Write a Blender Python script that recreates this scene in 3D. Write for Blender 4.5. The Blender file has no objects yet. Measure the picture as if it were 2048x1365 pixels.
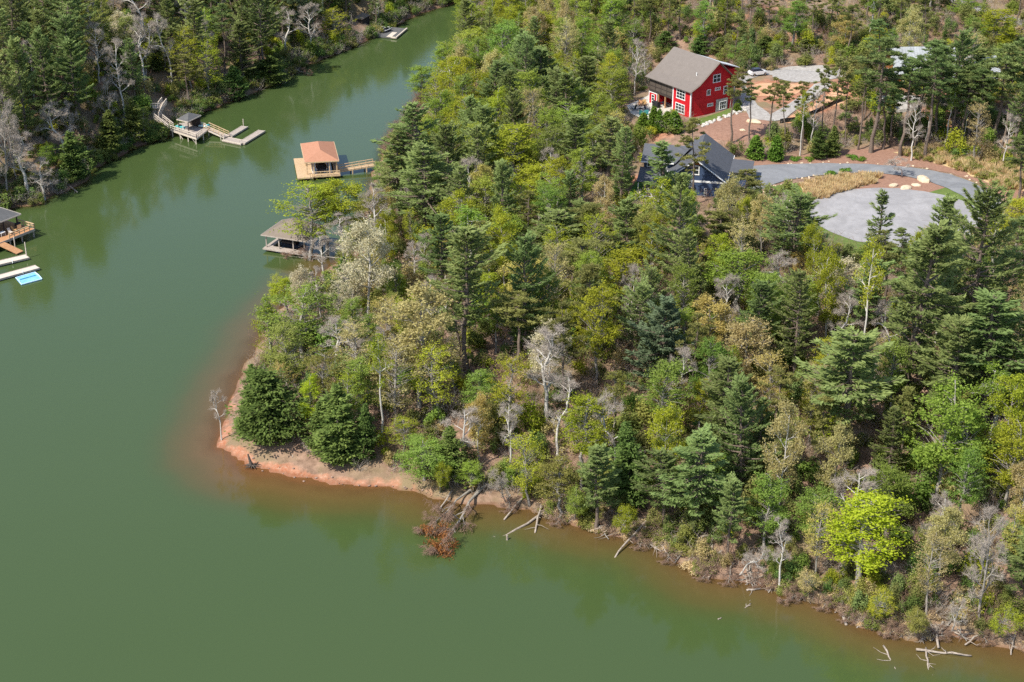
import bpy, bmesh, math, random
import numpy as np
from mathutils import Vector, Matrix
from mathutils.geometry import delaunay_2d_cdt

# ------------------------------------------------------------------ camera, sky, sun, exposure
scene = bpy.context.scene
FPX, PITCH, CAMH = 3400.0, math.radians(25.0), 120.0        # focal length in photo pixels, downward tilt, height above the lake
cam_data = bpy.data.cameras.new('camera')
cam_data.sensor_width = 36.0
cam_data.lens = FPX / 2048.0 * 36.0
cam_data.clip_start = 1.0
cam_data.clip_end = 5000.0
cam = bpy.data.objects.new('camera', cam_data)
scene.collection.objects.link(cam)
cam.location = (0, 0, CAMH)
cam.rotation_euler = (math.pi / 2 - PITCH, 0, 0)
scene.camera = cam

SUN_EL = math.radians(50.0)
SUN_H = Vector((-0.74, -0.67)).normalized()                  # horizontal direction towards the sun: behind and left of the camera
world = bpy.data.worlds.new('World')
scene.world = world
world.use_nodes = True
wn = world.node_tree
sky = wn.nodes.new('ShaderNodeTexSky')
sky.sky_type = 'NISHITA'
sky.sun_disc = False
sky.sun_elevation = SUN_EL
sky.sun_rotation = math.atan2(SUN_H.x, SUN_H.y)
sky.altitude = 300
sky.dust_density = 1.2
wn.nodes['Background'].inputs['Strength'].default_value = 0.15
wn.links.new(sky.outputs[0], wn.nodes['Background'].inputs['Color'])
sun_data = bpy.data.lights.new('sun', 'SUN')
sun_data.energy = 4.6
sun_data.angle = math.radians(0.5)
sun_data.color = (1.0, 0.94, 0.83)
sun = bpy.data.objects.new('sun', sun_data)
scene.collection.objects.link(sun)
sdir = Vector((SUN_H.x * math.cos(SUN_EL), SUN_H.y * math.cos(SUN_EL), math.sin(SUN_EL)))
sun.rotation_euler = sdir.to_track_quat('Z', 'Y').to_euler()
sun.location = (-80, 60, 150)
vs = scene.view_settings
vs.view_transform = 'Standard'
vs.look = 'None'
vs.exposure = 0.46
vs.gamma = 1.0
scene.cycles.max_bounces = 5
scene.cycles.diffuse_bounces = 3
scene.cycles.transparent_max_bounces = 8
scene.cycles.transmission_bounces = 3
scene.cycles.use_denoising = False

COL = scene.collection
rng = np.random.default_rng(7)
R = random.Random(11)

# ------------------------------------------------------------------ photo geometry: where a pixel's sight line meets the place
CT, ST = math.cos(PITCH), math.sin(PITCH)
def ray(x, y):
    u = (x - 1024) / FPX; v = (682.5 - y) / FPX
    return np.array([u, CT + v * ST, -ST + v * CT])
def at(x, y, z=0.0):
    d = ray(x, y); t = (z - CAMH) / d[2]
    return np.array([0, 0, CAMH]) + t * d
def proj(p):
    q = np.asarray(p, float) - np.array([0, 0, CAMH])
    dz = q[..., 1] * CT - q[..., 2] * ST; up = q[..., 1] * ST + q[..., 2] * CT
    return 1024 + FPX * q[..., 0] / dz, 682.5 - FPX * up / dz, FPX / dz

# ------------------------------------------------------------------ shorelines
SHORE_P = [(1210, -105), (1100, -62), (1010, -30), (965, -2), (940, 40), (915, 90), (890, 135), (860, 180), (825, 225), (800, 262),
           (775, 300), (750, 338), (742, 372), (738, 405), (722, 452), (700, 498), (660, 535), (612, 572), (565, 612), (530, 662), (505, 715),
           (482, 752), (468, 790), (452, 835), (440, 878), (446, 897), (470, 908), (490, 930), (530, 942), (575, 950), (640, 964), (700, 972),
           (760, 975), (800, 978), (850, 990), (885, 1001), (930, 1008), (1000, 1012), (1060, 1020), (1100, 1034), (1140, 1046), (1200, 1066),
           (1250, 1074), (1310, 1092), (1350, 1118), (1400, 1150), (1450, 1160), (1520, 1166), (1560, 1185), (1610, 1196), (1680, 1222),
           (1720, 1250), (1780, 1268), (1830, 1278), (1880, 1270), (1930, 1276), (2000, 1294), (2048, 1306), (2150, 1330), (2350, 1400)]
SHORE_L = [(-420, 640), (-250, 540), (-120, 470), (-40, 432), (20, 416), (70, 412), (112, 388), (160, 372), (190, 336), (240, 312), (275, 292),
           (318, 282), (346, 266), (400, 228), (450, 208), (500, 188), (560, 164), (590, 142), (622, 128), (660, 112), (700, 96), (735, 80),
           (780, 56), (830, 32), (870, 17), (908, 7), (945, -18), (1000, -45), (1100, -82), (1210, -122)]
PW = np.array([at(x, y)[:2] for x, y in SHORE_P]); LW = np.array([at(x, y)[:2] for x, y in SHORE_L])
POLY_P = np.vstack([PW, [[400, 120], [900, 300], [900, 1500], [140, 1500]]])
POLY_L = np.vstack([LW, [[90, 1500], [-1200, 1500], [-1200, 150], [-500, 190]]])
FRONT = PW[16:]                                              # the shoals run round the point and along the near shore

def seg_dist(P, A, B):
    P = np.asarray(P); d = np.full(len(P), 1e9)
    for a, b in zip(A, B):
        ab = b - a; t = np.clip(((P - a) @ ab) / (ab @ ab), 0, 1)
        d = np.minimum(d, np.hypot(*(P - a - t[:, None] * ab).T))
    return d
def inside(P, poly):
    x, y = P[:, 0], P[:, 1]; r = np.zeros(len(P), bool)
    for a, b in zip(poly, np.roll(poly, -1, 0)):
        c = (a[1] > y) != (b[1] > y)
        r ^= c & (x < (b[0] - a[0]) * (y - a[1]) / (b[1] - a[1] + 1e-12) + a[0])
    return r
def sdist(P, poly, line):
    d = seg_dist(P, line[:-1], line[1:])
    return np.where(inside(P, poly), d, -d)
_nrng = np.random.default_rng(3)
_WV = [(_nrng.uniform(0, 6.28), _nrng.uniform(0, 6.28), w, a) for w, a in ((90, 1.6), (47, 1.0), (26, .55), (13, .28), (7, .16), (4.1, .1)) for _ in range(2)]
def wob(x, y):
    z = np.zeros_like(x)
    for th, ph, w, a in _WV:
        z += a * np.sin((x * np.cos(th) + y * np.sin(th)) * 6.283 / w + ph)
    return z
PADS = []                                                    # flattened building plots: x, y, inner radius, outer radius, height
def sm(t):
    t = np.clip(t, 0, 1); return t * t * (3 - 2 * t)
def terr(P, pads=True):
    P = np.atleast_2d(np.asarray(P, float))[:, :2]; x, y = P[:, 0], P[:, 1]
    dp = sdist(P, POLY_P, PW) + .35 * np.sin(x * 1.1 + 2 * np.sin(y * .5)) + .3 * np.sin(y * .9 + x * .35)
    dl = sdist(P, POLY_L, LW) + .4 * np.sin(x * .7 + y * .6)
    def bank(d, h, k, sc):
        up = sc * sm(d / 1.5) + h * (1 - np.exp(-np.maximum(d - 3, 0) / k))
        return np.where(d > 0, up, np.maximum(.16 * d - .02, -4.0))
    w = wob(x, y)
    zp = bank(dp, 11.5, 42, .75); zp = zp + np.where(dp > 0, w * .55 * sm(dp / 22), 0)
    zp = zp + .055 * np.maximum(y - 375, 0) * sm((x - 10) / 40) * sm(dp / 30)
    zl = bank(dl, 27, 48, .9); zl = zl + np.where(dl > 0, w * .9 * sm(dl / 20), 0)
    z = np.maximum(zp, zl)
    if pads:
        for px, py, r0, r1, h in PADS:
            k = 1 - sm((np.hypot(x - px, y - py) - r0) / (r1 - r0)); z = z * (1 - k) + h * k
    return z
def tz(x, y):
    return float(terr([[x, y]])[0])
def ground(x, y):
    """where the sight line through photo pixel x, y first meets the terrain"""
    d = ray(x, y); t0 = (48 - CAMH) / d[2]; t1 = (-.3 - CAMH) / d[2]
    ts = np.linspace(t0, t1, 420); pts = np.array([0, 0, CAMH]) + ts[:, None] * d
    h = terr(pts); below = np.nonzero(pts[:, 2] <= np.maximum(h, 0))[0]
    i = below[0] if len(below) else len(ts) - 1
    a, b = max(i - 1, 0), i
    fa = pts[a, 2] - max(h[a], 0); fb = pts[b, 2] - max(h[b], 0)
    k = fa / (fa - fb) if fa != fb else 0
    p = pts[a] + (pts[b] - pts[a]) * k; p[2] = max(tz(p[0], p[1]), 0.0)
    return p

Z_RED, Z_BLUE, Z_GREY, Z_CUL = 13.0, 11.0, 15.0, 10.0
O_RED, O_BLUE, O_GREY, O_CUL = at(1380, 237, Z_RED), at(1447, 395, Z_BLUE), at(1790, 176, Z_GREY), at(1790, 437, Z_CUL)
PADS += [(O_CUL[0], O_CUL[1], 17, 32, Z_CUL), (O_CUL[0] - 8, O_CUL[1] + 22, 14, 26, 10.6), (O_CUL[0] + 16, O_CUL[1] + 20, 14, 26, 10.6),
         (O_BLUE[0] - 7, O_BLUE[1] + 8, 16, 28, Z_BLUE), (O_RED[0] + 2, O_RED[1] + 8, 15, 26, Z_RED),
         (O_RED[0] + 24, O_RED[1] + 18, 16, 26, Z_RED + .4), (O_GREY[0] + 7, O_GREY[1] + 5, 16, 26, Z_GREY), (at(724, 46)[0], at(724, 46)[1], 4.5, 9, -.3)]

# ------------------------------------------------------------------ materials
def mat(name):
    m = bpy.data.materials.new(name); m.use_nodes = True
    nt = m.node_tree; bs = nt.nodes['Principled BSDF']
    return m, nt, bs
def N(nt, typ, **kw):
    n = nt.nodes.new(typ)
    for k, v in kw.items():
        if k in n.inputs: n.inputs[k].default_value = v
        else: setattr(n, k, v)
    return n
def rgba(c): return (c[0], c[1], c[2], 1)
def mixc(nt, fac, a, b, blend='MIX'):
    n = nt.nodes.new('ShaderNodeMix'); n.data_type = 'RGBA'; n.blend_type = blend
    for i, v in ((0, fac), (6, a), (7, b)):
        if isinstance(v, (int, float)): n.inputs[i].default_value = v
        elif isinstance(v, (tuple, list)): n.inputs[i].default_value = rgba(v)
        else: nt.links.new(v, n.inputs[i])
    return n.outputs[2]
def math_(nt, op, a, b=None, clamp=False):
    n = nt.nodes.new('ShaderNodeMath'); n.operation = op; n.use_clamp = clamp
    for i, v in ((0, a), (1, b)):
        if v is None: continue
        if isinstance(v, (int, float)): n.inputs[i].default_value = v
        else: nt.links.new(v, n.inputs[i])
    return n.outputs[0]
def noise(nt, scale, detail=4, rough=.55, coord='Object', dist=0.0):
    tc = nt.nodes.new('ShaderNodeTexCoord'); n = nt.nodes.new('ShaderNodeTexNoise')
    n.inputs['Scale'].default_value = scale; n.inputs['Detail'].default_value = detail; n.inputs['Roughness'].default_value = rough
    n.inputs['Distortion'].default_value = dist
    nt.links.new(tc.outputs[coord], n.inputs['Vector'])
    return n.outputs['Fac']
def ramp(nt, fac, stops):
    n = nt.nodes.new('ShaderNodeValToRGB'); e = n.color_ramp.elements
    while len(e) < len(stops): e.new(.5)
    for el, (p, c) in zip(e, stops):
        el.position = p; el.color = rgba(c) if isinstance(c, (tuple, list)) else (c, c, c, 1)
    nt.links.new(fac, n.inputs['Fac'])
    return n.outputs['Color']
def bump(nt, bs, h, strength=.4, dist=.05):
    b = nt.nodes.new('ShaderNodeBump'); b.inputs['Strength'].default_value = strength; b.inputs['Distance'].default_value = dist
    nt.links.new(h, b.inputs['Height']); nt.links.new(b.outputs['Normal'], bs.inputs['Normal'])
def surf(name, a, b, scale=3.0, rough=.85, var=.5, bmp=.3, spec=.2, metal=0.0, detail=6, coord='Object'):
    """weathered surface: two tones broken up by noise at two scales"""
    m, nt, bs = mat(name)
    n1 = noise(nt, scale, detail, .6, coord); n2 = noise(nt, scale * 7.3, 3, .6, coord)
    f = math_(nt, 'ADD', math_(nt, 'MULTIPLY', n1, .7), math_(nt, 'MULTIPLY', n2, .3))
    f = ramp(nt, f, [(.5 - var * .3, 0.0), (.5 + var * .3, 1.0)])
    nt.links.new(mixc(nt, f, a, b), bs.inputs['Base Color'])
    bs.inputs['Roughness'].default_value = rough; bs.inputs['Specular IOR Level'].default_value = spec; bs.inputs['Metallic'].default_value = metal
    if bmp: bump(nt, bs, n2, bmp, .03)
    return m
M = {}
M['wood_grey'] = surf('weathered_wood', (.30, .25, .215), (.46, .40, .35), 2.5)
M['wood_pale'] = surf('pale_timber', (.50, .43, .36), (.66, .58, .49), 3)
M['wood_new'] = surf('new_pine_decking', (.42, .29, .165), (.60, .44, .28), 3)
M['wood_orange'] = surf('cedar_stain', (.38, .19, .09), (.52, .29, .15), 3)
M['wood_dark'] = surf('dark_timber', (.035, .03, .027), (.07, .055, .05), 3)
M['shingle_tan'] = surf('taupe_shingle', (.160, .138, .122), (.207, .18, .162), 1.2, var=.9, bmp=.5)
M['shingle_brown'] = surf('brown_shingle', (.165, .132, .105), (.225, .186, .15), 1.2, var=.9, bmp=.5)
M['shingle_slate'] = surf('slate_shingle', (.078, .083, .095), (.122, .127, .143), 1.4, var=.9, bmp=.5)
M['shingle_charcoal'] = surf('charcoal_shingle', (.085, .085, .085), (.15, .15, .15), 1.4, var=.9, bmp=.5)
M['shingle_terracotta'] = surf('terracotta_roof', (.37, .175, .105), (.45, .23, .15), 1.2, var=.8, bmp=.5)
M['red'] = surf('red_siding', (.44, .010, .017), (.56, .018, .027), .8, rough=.6)
M['white'] = surf('white_paint', (.74, .74, .72), (.82, .82, .80), 2, rough=.5)
M['navy'] = surf('navy_siding', (.040, .064, .122), (.056, .084, .152), 1.1, rough=.65)
M['brown_wall'] = surf('rust_siding', (.30, .11, .035), (.40, .16, .06), 1.2)
M['metal_roof'] = surf('galvanised_roof', (.25, .265, .275), (.42, .44, .45), .9, rough=.5, metal=.0, spec=.5)
M['metal_white'] = surf('white_metal_roof', (.70, .71, .72), (.80, .81, .82), .9, rough=.4, spec=.5)
M['stone'] = surf('grey_stone', (.24, .235, .22), (.44, .42, .39), 3.5, var=.35, bmp=.8)
M['boulder'] = surf('pale_boulder', (.46, .36, .25), (.70, .58, .42), 1.3, bmp=.6)
M['white_rock'] = surf('white_rock', (.36, .335, .30), (.60, .57, .53), 1.7, bmp=.6)
M['screen'] = surf('bronze_insect_screen', (.075, .06, .05), (.11, .09, .075), 4)
M['black'] = surf('black_fabric', (.012, .012, .014), (.03, .03, .033), 4)
M['teal'] = surf('teal_plastic', (.05, .33, .36), (.09, .45, .46), 2, rough=.4)
M['aqua'] = surf('pale_aqua_vinyl', (.42, .66, .66), (.62, .78, .78), 2, rough=.4)
M['blue_mat'] = surf('blue_foam', (.16, .42, .74), (.28, .56, .84), 1.5, rough=.5)
M['blue_edge'] = surf('pale_blue_foam', (.45, .68, .86), (.6, .78, .9), 1.5, rough=.5)
M['car_white'] = surf('white_car_paint', (.72, .72, .72), (.78, .78, .78), 2, rough=.25, spec=.6, bmp=0)
M['car_dark'] = surf('dark_car_paint', (.018, .02, .035), (.03, .034, .05), 2, rough=.25, spec=.6, bmp=0)
M['rubber'] = surf('tyre_rubber', (.015, .015, .015), (.03, .03, .03), 5)
M['silver'] = surf('brushed_metal', (.5, .5, .5), (.6, .6, .6), 5, rough=.35, metal=1)
M['boat_navy'] = surf('navy_hull', (.02, .025, .045), (.035, .04, .06), 2, rough=.3)
M['adirondack'] = surf('tan_chair_wood', (.42, .25, .10), (.52, .33, .15), 3)
M['silt'] = surf('black_silt_fence', (.012, .012, .012), (.03, .03, .03), 3)
M['trunk_pine'] = surf('pine_bark', (.115, .085, .066), (.21, .165, .135), 4, bmp=.8)
M['trunk_grey'] = surf('grey_bark', (.20, .18, .155), (.36, .33, .29), 4, bmp=.8)
M['trunk_pale'] = surf('bleached_bark', (.40, .37, .33), (.60, .57, .52), 4, bmp=.6)
M['trunk_dark'] = surf('dark_bark', (.06, .048, .04), (.12, .10, .085), 4, bmp=.8)
M['dead_wood'] = surf('dead_wood', (.22, .175, .14), (.44, .38, .32), 3, bmp=.6)
M['twig'] = surf('bare_twigs', (.30, .255, .215), (.48, .42, .36), 2, bmp=0)
M['twig_brown'] = surf('brown_twigs', (.22, .14, .10), (.33, .22, .16), 2, bmp=0)
mg, nt, bs = mat('window_glass')
bs.inputs['Base Color'].default_value = (.02, .028, .035, 1); bs.inputs['Roughness'].default_value = .05; bs.inputs['Specular IOR Level'].default_value = .8
M['glass'] = mg

def leaf(name, a, b, trans=.35, tone=.28, hue=.035, dark=None):
    """leaf faces: colour from a per-leaf tint and a per-tree shift; light passes through them"""
    m = bpy.data.materials.new(name); m.use_nodes = True; nt = m.node_tree
    nt.nodes.remove(nt.nodes['Principled BSDF']); out = nt.nodes['Material Output']
    at_ = nt.nodes.new('ShaderNodeAttribute'); at_.attribute_name = 'tint'
    oi = nt.nodes.new('ShaderNodeObjectInfo')
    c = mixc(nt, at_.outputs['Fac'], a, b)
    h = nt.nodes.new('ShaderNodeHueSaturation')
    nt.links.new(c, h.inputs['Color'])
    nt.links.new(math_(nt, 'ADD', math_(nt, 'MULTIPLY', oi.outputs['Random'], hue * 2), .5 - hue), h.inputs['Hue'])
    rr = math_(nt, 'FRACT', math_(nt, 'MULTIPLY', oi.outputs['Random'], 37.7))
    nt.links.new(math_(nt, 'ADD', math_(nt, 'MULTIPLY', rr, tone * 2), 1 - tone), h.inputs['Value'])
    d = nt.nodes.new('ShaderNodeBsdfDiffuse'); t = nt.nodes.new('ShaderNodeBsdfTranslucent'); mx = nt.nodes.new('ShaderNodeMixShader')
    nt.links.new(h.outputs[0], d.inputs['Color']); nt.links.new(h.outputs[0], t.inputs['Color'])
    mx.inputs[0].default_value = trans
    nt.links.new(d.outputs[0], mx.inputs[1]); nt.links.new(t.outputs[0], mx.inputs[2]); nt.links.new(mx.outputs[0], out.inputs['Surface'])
    return m
LEAF = dict(
    pine=leaf('white_pine_needles', (0.092, 0.137, 0.045), (0.274, 0.342, 0.118), .4, .2, .02),
    bluepine=leaf('blue_pine_needles', (0.078, 0.118, 0.069), (0.207, 0.274, 0.151), .37, .12, .01),
    scrub=leaf('olive_pine_needles', (0.129, 0.143, 0.040), (0.319, 0.319, 0.106), .4, .2, .02),
    cedar=leaf('cedar_scales', (0.067, 0.110, 0.029), (0.207, 0.274, 0.073), .37, .22, .03),
    lime=leaf('lime_leaves', (0.185, 0.263, 0.031), (0.392, 0.482, 0.095), .5, .16, .02),
    green=leaf('fresh_green_leaves', (0.134, 0.213, 0.031), (0.308, 0.409, 0.095), .48, .2, .02),
    yellow=leaf('yellow_green_leaves', (0.252, 0.297, 0.022), (0.470, 0.498, 0.062), .5, .16, .015),
    vivid=leaf('vivid_yellow_leaves', (0.300, 0.390, 0.018), (0.520, 0.600, 0.060), .5, .06, .008),
    gold=leaf('gold_catkins', (0.370, 0.300, 0.080), (0.640, 0.545, 0.190), .48, .14, .015),
    tan=leaf('tan_catkins', (0.362, 0.306, 0.119), (0.625, 0.550, 0.250), .48, .16, .02),
    cream=leaf('cream_blossom', (0.440, 0.385, 0.231), (0.792, 0.726, 0.506), .48, .1, .01),
    olive=leaf('olive_leaves', (0.162, 0.179, 0.040), (0.347, 0.364, 0.101), .46, .2, .025),
    rust=leaf('dead_rust_needles', (0.237, 0.081, 0.033), (0.425, 0.175, 0.075), .37, .1, .01),
    brush=leaf('dry_brush', (0.264, 0.193, 0.121), (0.462, 0.363, 0.242), .37, .2, .02),
    straw=leaf('straw_grass', (0.580, 0.430, 0.220), (0.820, 0.660, 0.400), .45, .1, .01),
    arbor=leaf('arborvitae_scales', (0.073, 0.146, 0.018), (0.190, 0.302, 0.050), .28, .12, .02),
)

# ------------------------------------------------------------------ mesh helpers
def mesh(name, V, Fc, material, tint=None, smooth=False):
    me = bpy.data.meshes.new(name)
    V = np.asarray(V, np.float32); 
    if isinstance(Fc, np.ndarray):
        k = Fc.shape[1]; n = len(Fc)
        me.vertices.add(len(V)); me.vertices.foreach_set('co', V.ravel())
        me.loops.add(n * k); me.loops.foreach_set('vertex_index', Fc.astype(np.int32).ravel())
        me.polygons.add(n); me.polygons.foreach_set('loop_start', np.arange(0, n * k, k, dtype=np.int32))
        me.update(calc_edges=True)
    else:
        me.from_pydata(V.tolist(), [], [list(map(int, f)) for f in Fc]); me.update()
    if tint is not None:
        a = me.attributes.new('tint', 'FLOAT', 'FACE'); a.data.foreach_set('value', np.asarray(tint, np.float32))
    if smooth: me.polygons.foreach_set('use_smooth', np.ones(len(me.polygons), bool))
    if material is not None: me.materials.append(material)
    return me
def link(name, me, parent=None):
    o = bpy.data.objects.new(name, me); COL.objects.link(o)
    if parent is not None: o.parent = parent
    return o
def tag(o, label=None, cat=None, group=None, kind=None):
    if label: o['label'] = label
    if cat: o['category'] = cat
    if group: o['group'] = group
    if kind: o['kind'] = kind
    return o
def empty(name, loc, rz=0.0, label=None, cat=None, group=None):
    o = bpy.data.objects.new(name, None); COL.objects.link(o)
    o.location = tuple(loc); o.rotation_euler = (0, 0, rz); o.empty_display_size = .5
    return tag(o, label, cat, group)
class MB:
    """collects boxes, slabs and tubes and links them as one mesh"""
    def __init__(s): s.v = []; s.f = []
    def add(s, V, Fc):
        b = len(s.v); s.v += [tuple(map(float, p)) for p in V]; s.f += [[i + b for i in q] for q in Fc]; return s
    def box(s, x0, x1, y0, y1, z0, z1):
        V = [(x, y, z) for z in (z0, z1) for y in (y0, y1) for x in (x0, x1)]
        return s.add(V, [(0, 2, 3, 1), (4, 5, 7, 6), (0, 1, 5, 4), (2, 6, 7, 3), (0, 4, 6, 2), (1, 3, 7, 5)])
    def bar(s, p, q, w, h, up=(0, 0, 1)):
        """a beam of width w and height h from p to q"""
        p = np.array(p, float); q = np.array(q, float); d = q - p; d /= np.linalg.norm(d) + 1e-9
        up = np.array(up, float)
        if abs(d @ up) > .95: up = np.array([1., 0, 0])
        a = np.cross(d, up); a /= np.linalg.norm(a); b = np.cross(a, d)
        V = [e + a * sa * w / 2 + b * sb * h / 2 for e in (p, q) for sa, sb in ((-1, -1), (1, -1), (1, 1), (-1, 1))]
        return s.add(V, [(3, 2, 1, 0), (4, 5, 6, 7), (0, 1, 5, 4), (1, 2, 6, 5), (2, 3, 7, 6), (3, 0, 4, 7)])
    def tube(s, pts, rad, n=6):
        pts = [np.array(p, float) for p in pts]; V = []; Fc = []
        for i, p in enumerate(pts):
            d = pts[min(i + 1, len(pts) - 1)] - pts[max(i - 1, 0)]; d /= np.linalg.norm(d) + 1e-9
            u = np.cross(d, (0, 0, 1.0) if abs(d[2]) < .9 else (1.0, 0, 0)); u /= np.linalg.norm(u); w = np.cross(d, u)
            r = rad[i] if hasattr(rad, '__len__') else rad
            V += [p + r * (u * math.cos(6.283 * k / n) + w * math.sin(6.283 * k / n)) for k in range(n)]
        for i in range(len(pts) - 1):
            Fc += [(i * n + k, i * n + (k + 1) % n, (i + 1) * n + (k + 1) % n, (i + 1) * n + k) for k in range(n)]
        Fc += [tuple(range(n))[::-1], tuple((len(pts) - 1) * n + k for k in range(n))]
        return s.add(V, Fc)
    def slab(s, pts, t):
        """a flat plate: polygon pts, thickness t downwards along its normal"""
        P = np.array(pts, float); nrm = np.cross(P[1] - P[0], P[2] - P[0]); nrm /= np.linalg.norm(nrm)
        if nrm[2] < 0: P = P[::-1]; nrm = -nrm
        n = len(P); V = list(P) + list(P - nrm * t)
        return s.add(V, [tuple(range(n)), tuple(range(n, 2 * n))[::-1]] + [(i, i + n, (i + 1) % n + n, (i + 1) % n) for i in range(n)])
    def build(s, name, material, parent=None, smooth=False):
        return link(name, mesh(name, np.array(s.v), s.f, material, smooth=smooth), parent)
def fixn(o):
    bm = bmesh.new(); bm.from_mesh(o.data); bmesh.ops.recalc_face_normals(bm, faces=bm.faces); bm.to_mesh(o.data); bm.free(); return o

# ------------------------------------------------------------------ terrain and lake share one graded grid
def graded(lo, hi, a, b, fine, grow=1.22):
    xs = list(np.arange(a, b + fine * .5, fine)); st = fine
    while xs[-1] < hi: st *= grow; xs.append(xs[-1] + st)
    st = fine
    while xs[0] > lo: st *= grow; xs.insert(0, xs[0] - st)
    return np.array(xs)
gx = graded(-1100, 850, -150, 150, 1.25); gy = graded(-300, 1450, 150, 470, 1.25)
GX, GY = np.meshgrid(gx, gy); GP = np.c_[GX.ravel(), GY.ravel()]
GZ = terr(GP)
dP = sdist(GP, POLY_P, PW); dL = sdist(GP, POLY_L, LW)
nx, ny = len(gx), len(gy)
idx = np.arange(nx * ny).reshape(ny, nx)
quads = np.stack([idx[:-1, :-1], idx[:-1, 1:], idx[1:, 1:], idx[1:, :-1]], -1).reshape(-1, 4)

GZ2 = GZ.reshape(ny, nx)
terr_exact = terr
def terr(P):
    P = np.atleast_2d(np.asarray(P, float)); i = np.clip(np.searchsorted(gx, P[:, 0]) - 1, 0, nx - 2); j = np.clip(np.searchsorted(gy, P[:, 1]) - 1, 0, ny - 2)
    u = np.clip((P[:, 0] - gx[i]) / (gx[i + 1] - gx[i]), 0, 1); v = np.clip((P[:, 1] - gy[j]) / (gy[j + 1] - gy[j]), 0, 1)
    return (GZ2[j, i] * (1 - u) + GZ2[j, i + 1] * u) * (1 - v) + (GZ2[j + 1, i] * (1 - u) + GZ2[j + 1, i + 1] * u) * v

mt, nt, bs = mat('forest_floor')
n1 = noise(nt, .09, 5, .6); n2 = noise(nt, .7, 6, .65); n3 = noise(nt, 4.0, 4, .7)
litter = mixc(nt, ramp(nt, n2, [(.35, 0.), (.65, 1.)]), (.175, .112, .078), (.345, .228, .165))
litter = mixc(nt, ramp(nt, n1, [(.45, 0.), (.62, 1.)]), litter, (.235, .180, .105))
litter = mixc(nt, ramp(nt, n3, [(.55, 0.), (.75, .6)]), litter, (.40, .29, .20))
av = nt.nodes.new('ShaderNodeAttribute'); av.attribute_name = 'clay'
clay = mixc(nt, ramp(nt, n2, [(.35, 0.), (.65, 1.)]), (.36, .125, .060), (.43, .225, .145))
cf = math_(nt, 'ADD', av.outputs['Fac'], math_(nt, 'MULTIPLY', math_(nt, 'SUBTRACT', noise(nt, .35, 5, .6), .5), 1.9))
cf = ramp(nt, cf, [(.42, 0.), (.72, 1.)])
clay = mixc(nt, ramp(nt, n3, [(.48, 0.), (.7, .75)]), clay, (.30, .185, .13))
clay = mixc(nt, ramp(nt, noise(nt, 1.9, 5, .7), [(.52, 0.), (.66, .7)]), clay, (.46, .31, .225))
soil = mixc(nt, cf, litter, clay)
gp = nt.nodes.new('ShaderNodeNewGeometry'); sx = nt.nodes.new('ShaderNodeSeparateXYZ'); nt.links.new(gp.outputs['Position'], sx.inputs[0])
wetf = ramp(nt, math_(nt, 'ADD', sx.outputs['Z'], math_(nt, 'MULTIPLY', math_(nt, 'SUBTRACT', n2, .5), .35)), [(.0, 1.), (.10, .9), (.28, 0.)])
nt.links.new(mixc(nt, wetf, soil, mixc(nt, .5, soil, (.16, .075, .04))), bs.inputs['Base Color'])
bs.inputs['Roughness'].default_value = .95; bs.inputs['Specular IOR Level'].default_value = .1
bump(nt, bs, math_(nt, 'ADD', n2, math_(nt, 'MULTIPLY', n3, .6)), .9, .12)
M['floor'] = mt
te = mesh('terrain', np.c_[GP, GZ], quads, mt, smooth=True)
dF = seg_dist(GP, FRONT[:-1], FRONT[1:])
tipd = np.hypot(GP[:, 0] - at(560, 930)[0], GP[:, 1] - at(560, 930)[1]); tipk = np.clip(1.25 - tipd / 24, 0, 1)
clayv = np.where((dP > -9) & (dP < 40), np.clip(1.0 - np.maximum(dF - .4, 0) / 2.2, 0, 1), 0) * (.26 + .74 * tipk)
for cx, cy, rad, amt in [(*O_RED[:2], 0, 0)] + [(*at(x, y, z)[:2], r, a) for x, y, z, r, a in ((1560, 190, 13, 11, 1), (1620, 205, 13, 9, 1), (1680, 195, 13, 8, 1), (1470, 265, 12.5, 7, .7),
     (1860, 190, 14, 7, .9), (1960, 205, 13, 7, 1), (1870, 250, 12, 6, .9), (1310, 268, 12, 4, .9), (1290, 160, 13.5, 8, .7), (1265, 360, 11, 4, .8), (1500, 440, 10, 5, .6), (1600, 20, 17, 30, .45), (1560, 350, 10.6, 6, .5))]:
    if rad: clayv = np.maximum(clayv, amt * np.clip(1.4 - np.hypot(GP[:, 0] - cx, GP[:, 1] - cy) / rad, 0, 1))
a = te.attributes.new('clay', 'FLOAT', 'POINT'); a.data.foreach_set('value', clayv.astype(np.float32))
tag(link('terrain', te), 'brown leaf-littered ground with orange clay banks', 'ground', kind='structure')

mw, nt, bs = mat('lake_water')
av = nt.nodes.new('ShaderNodeAttribute'); av.attribute_name = 'shoal'
nA = noise(nt, .06, 4, .55); nB = noise(nt, .012, 3, .5)
sh = math_(nt, 'ADD', av.outputs['Fac'], math_(nt, 'MULTIPLY', math_(nt, 'SUBTRACT', nA, .5), .32))
murk = mixc(nt, nB, (.049, .080, .023), (.060, .089, .030))
col = ramp(nt, sh, [(.0, (.195, .092, .040)), (.13, (.140, .080, .031)), (.38, (.102, .075, .026)), (.70, (.068, .078, .025)), (1.0, (.053, .084, .027))])
fdeep = ramp(nt, sh, [(.6, 0.), (1.0, 1.)])
nt.links.new(mixc(nt, fdeep, col, murk), bs.inputs['Base Color'])
bs.inputs['IOR'].default_value = 1.40; bs.inputs['Roughness'].default_value = .09
w1 = noise(nt, 1.1, 4, .55, dist=.6); w2 = noise(nt, .17, 2, .5)
breeze = ramp(nt, noise(nt, .022, 3, .6, dist=.8), [(.42, .15), (.64, 1.)])
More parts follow.
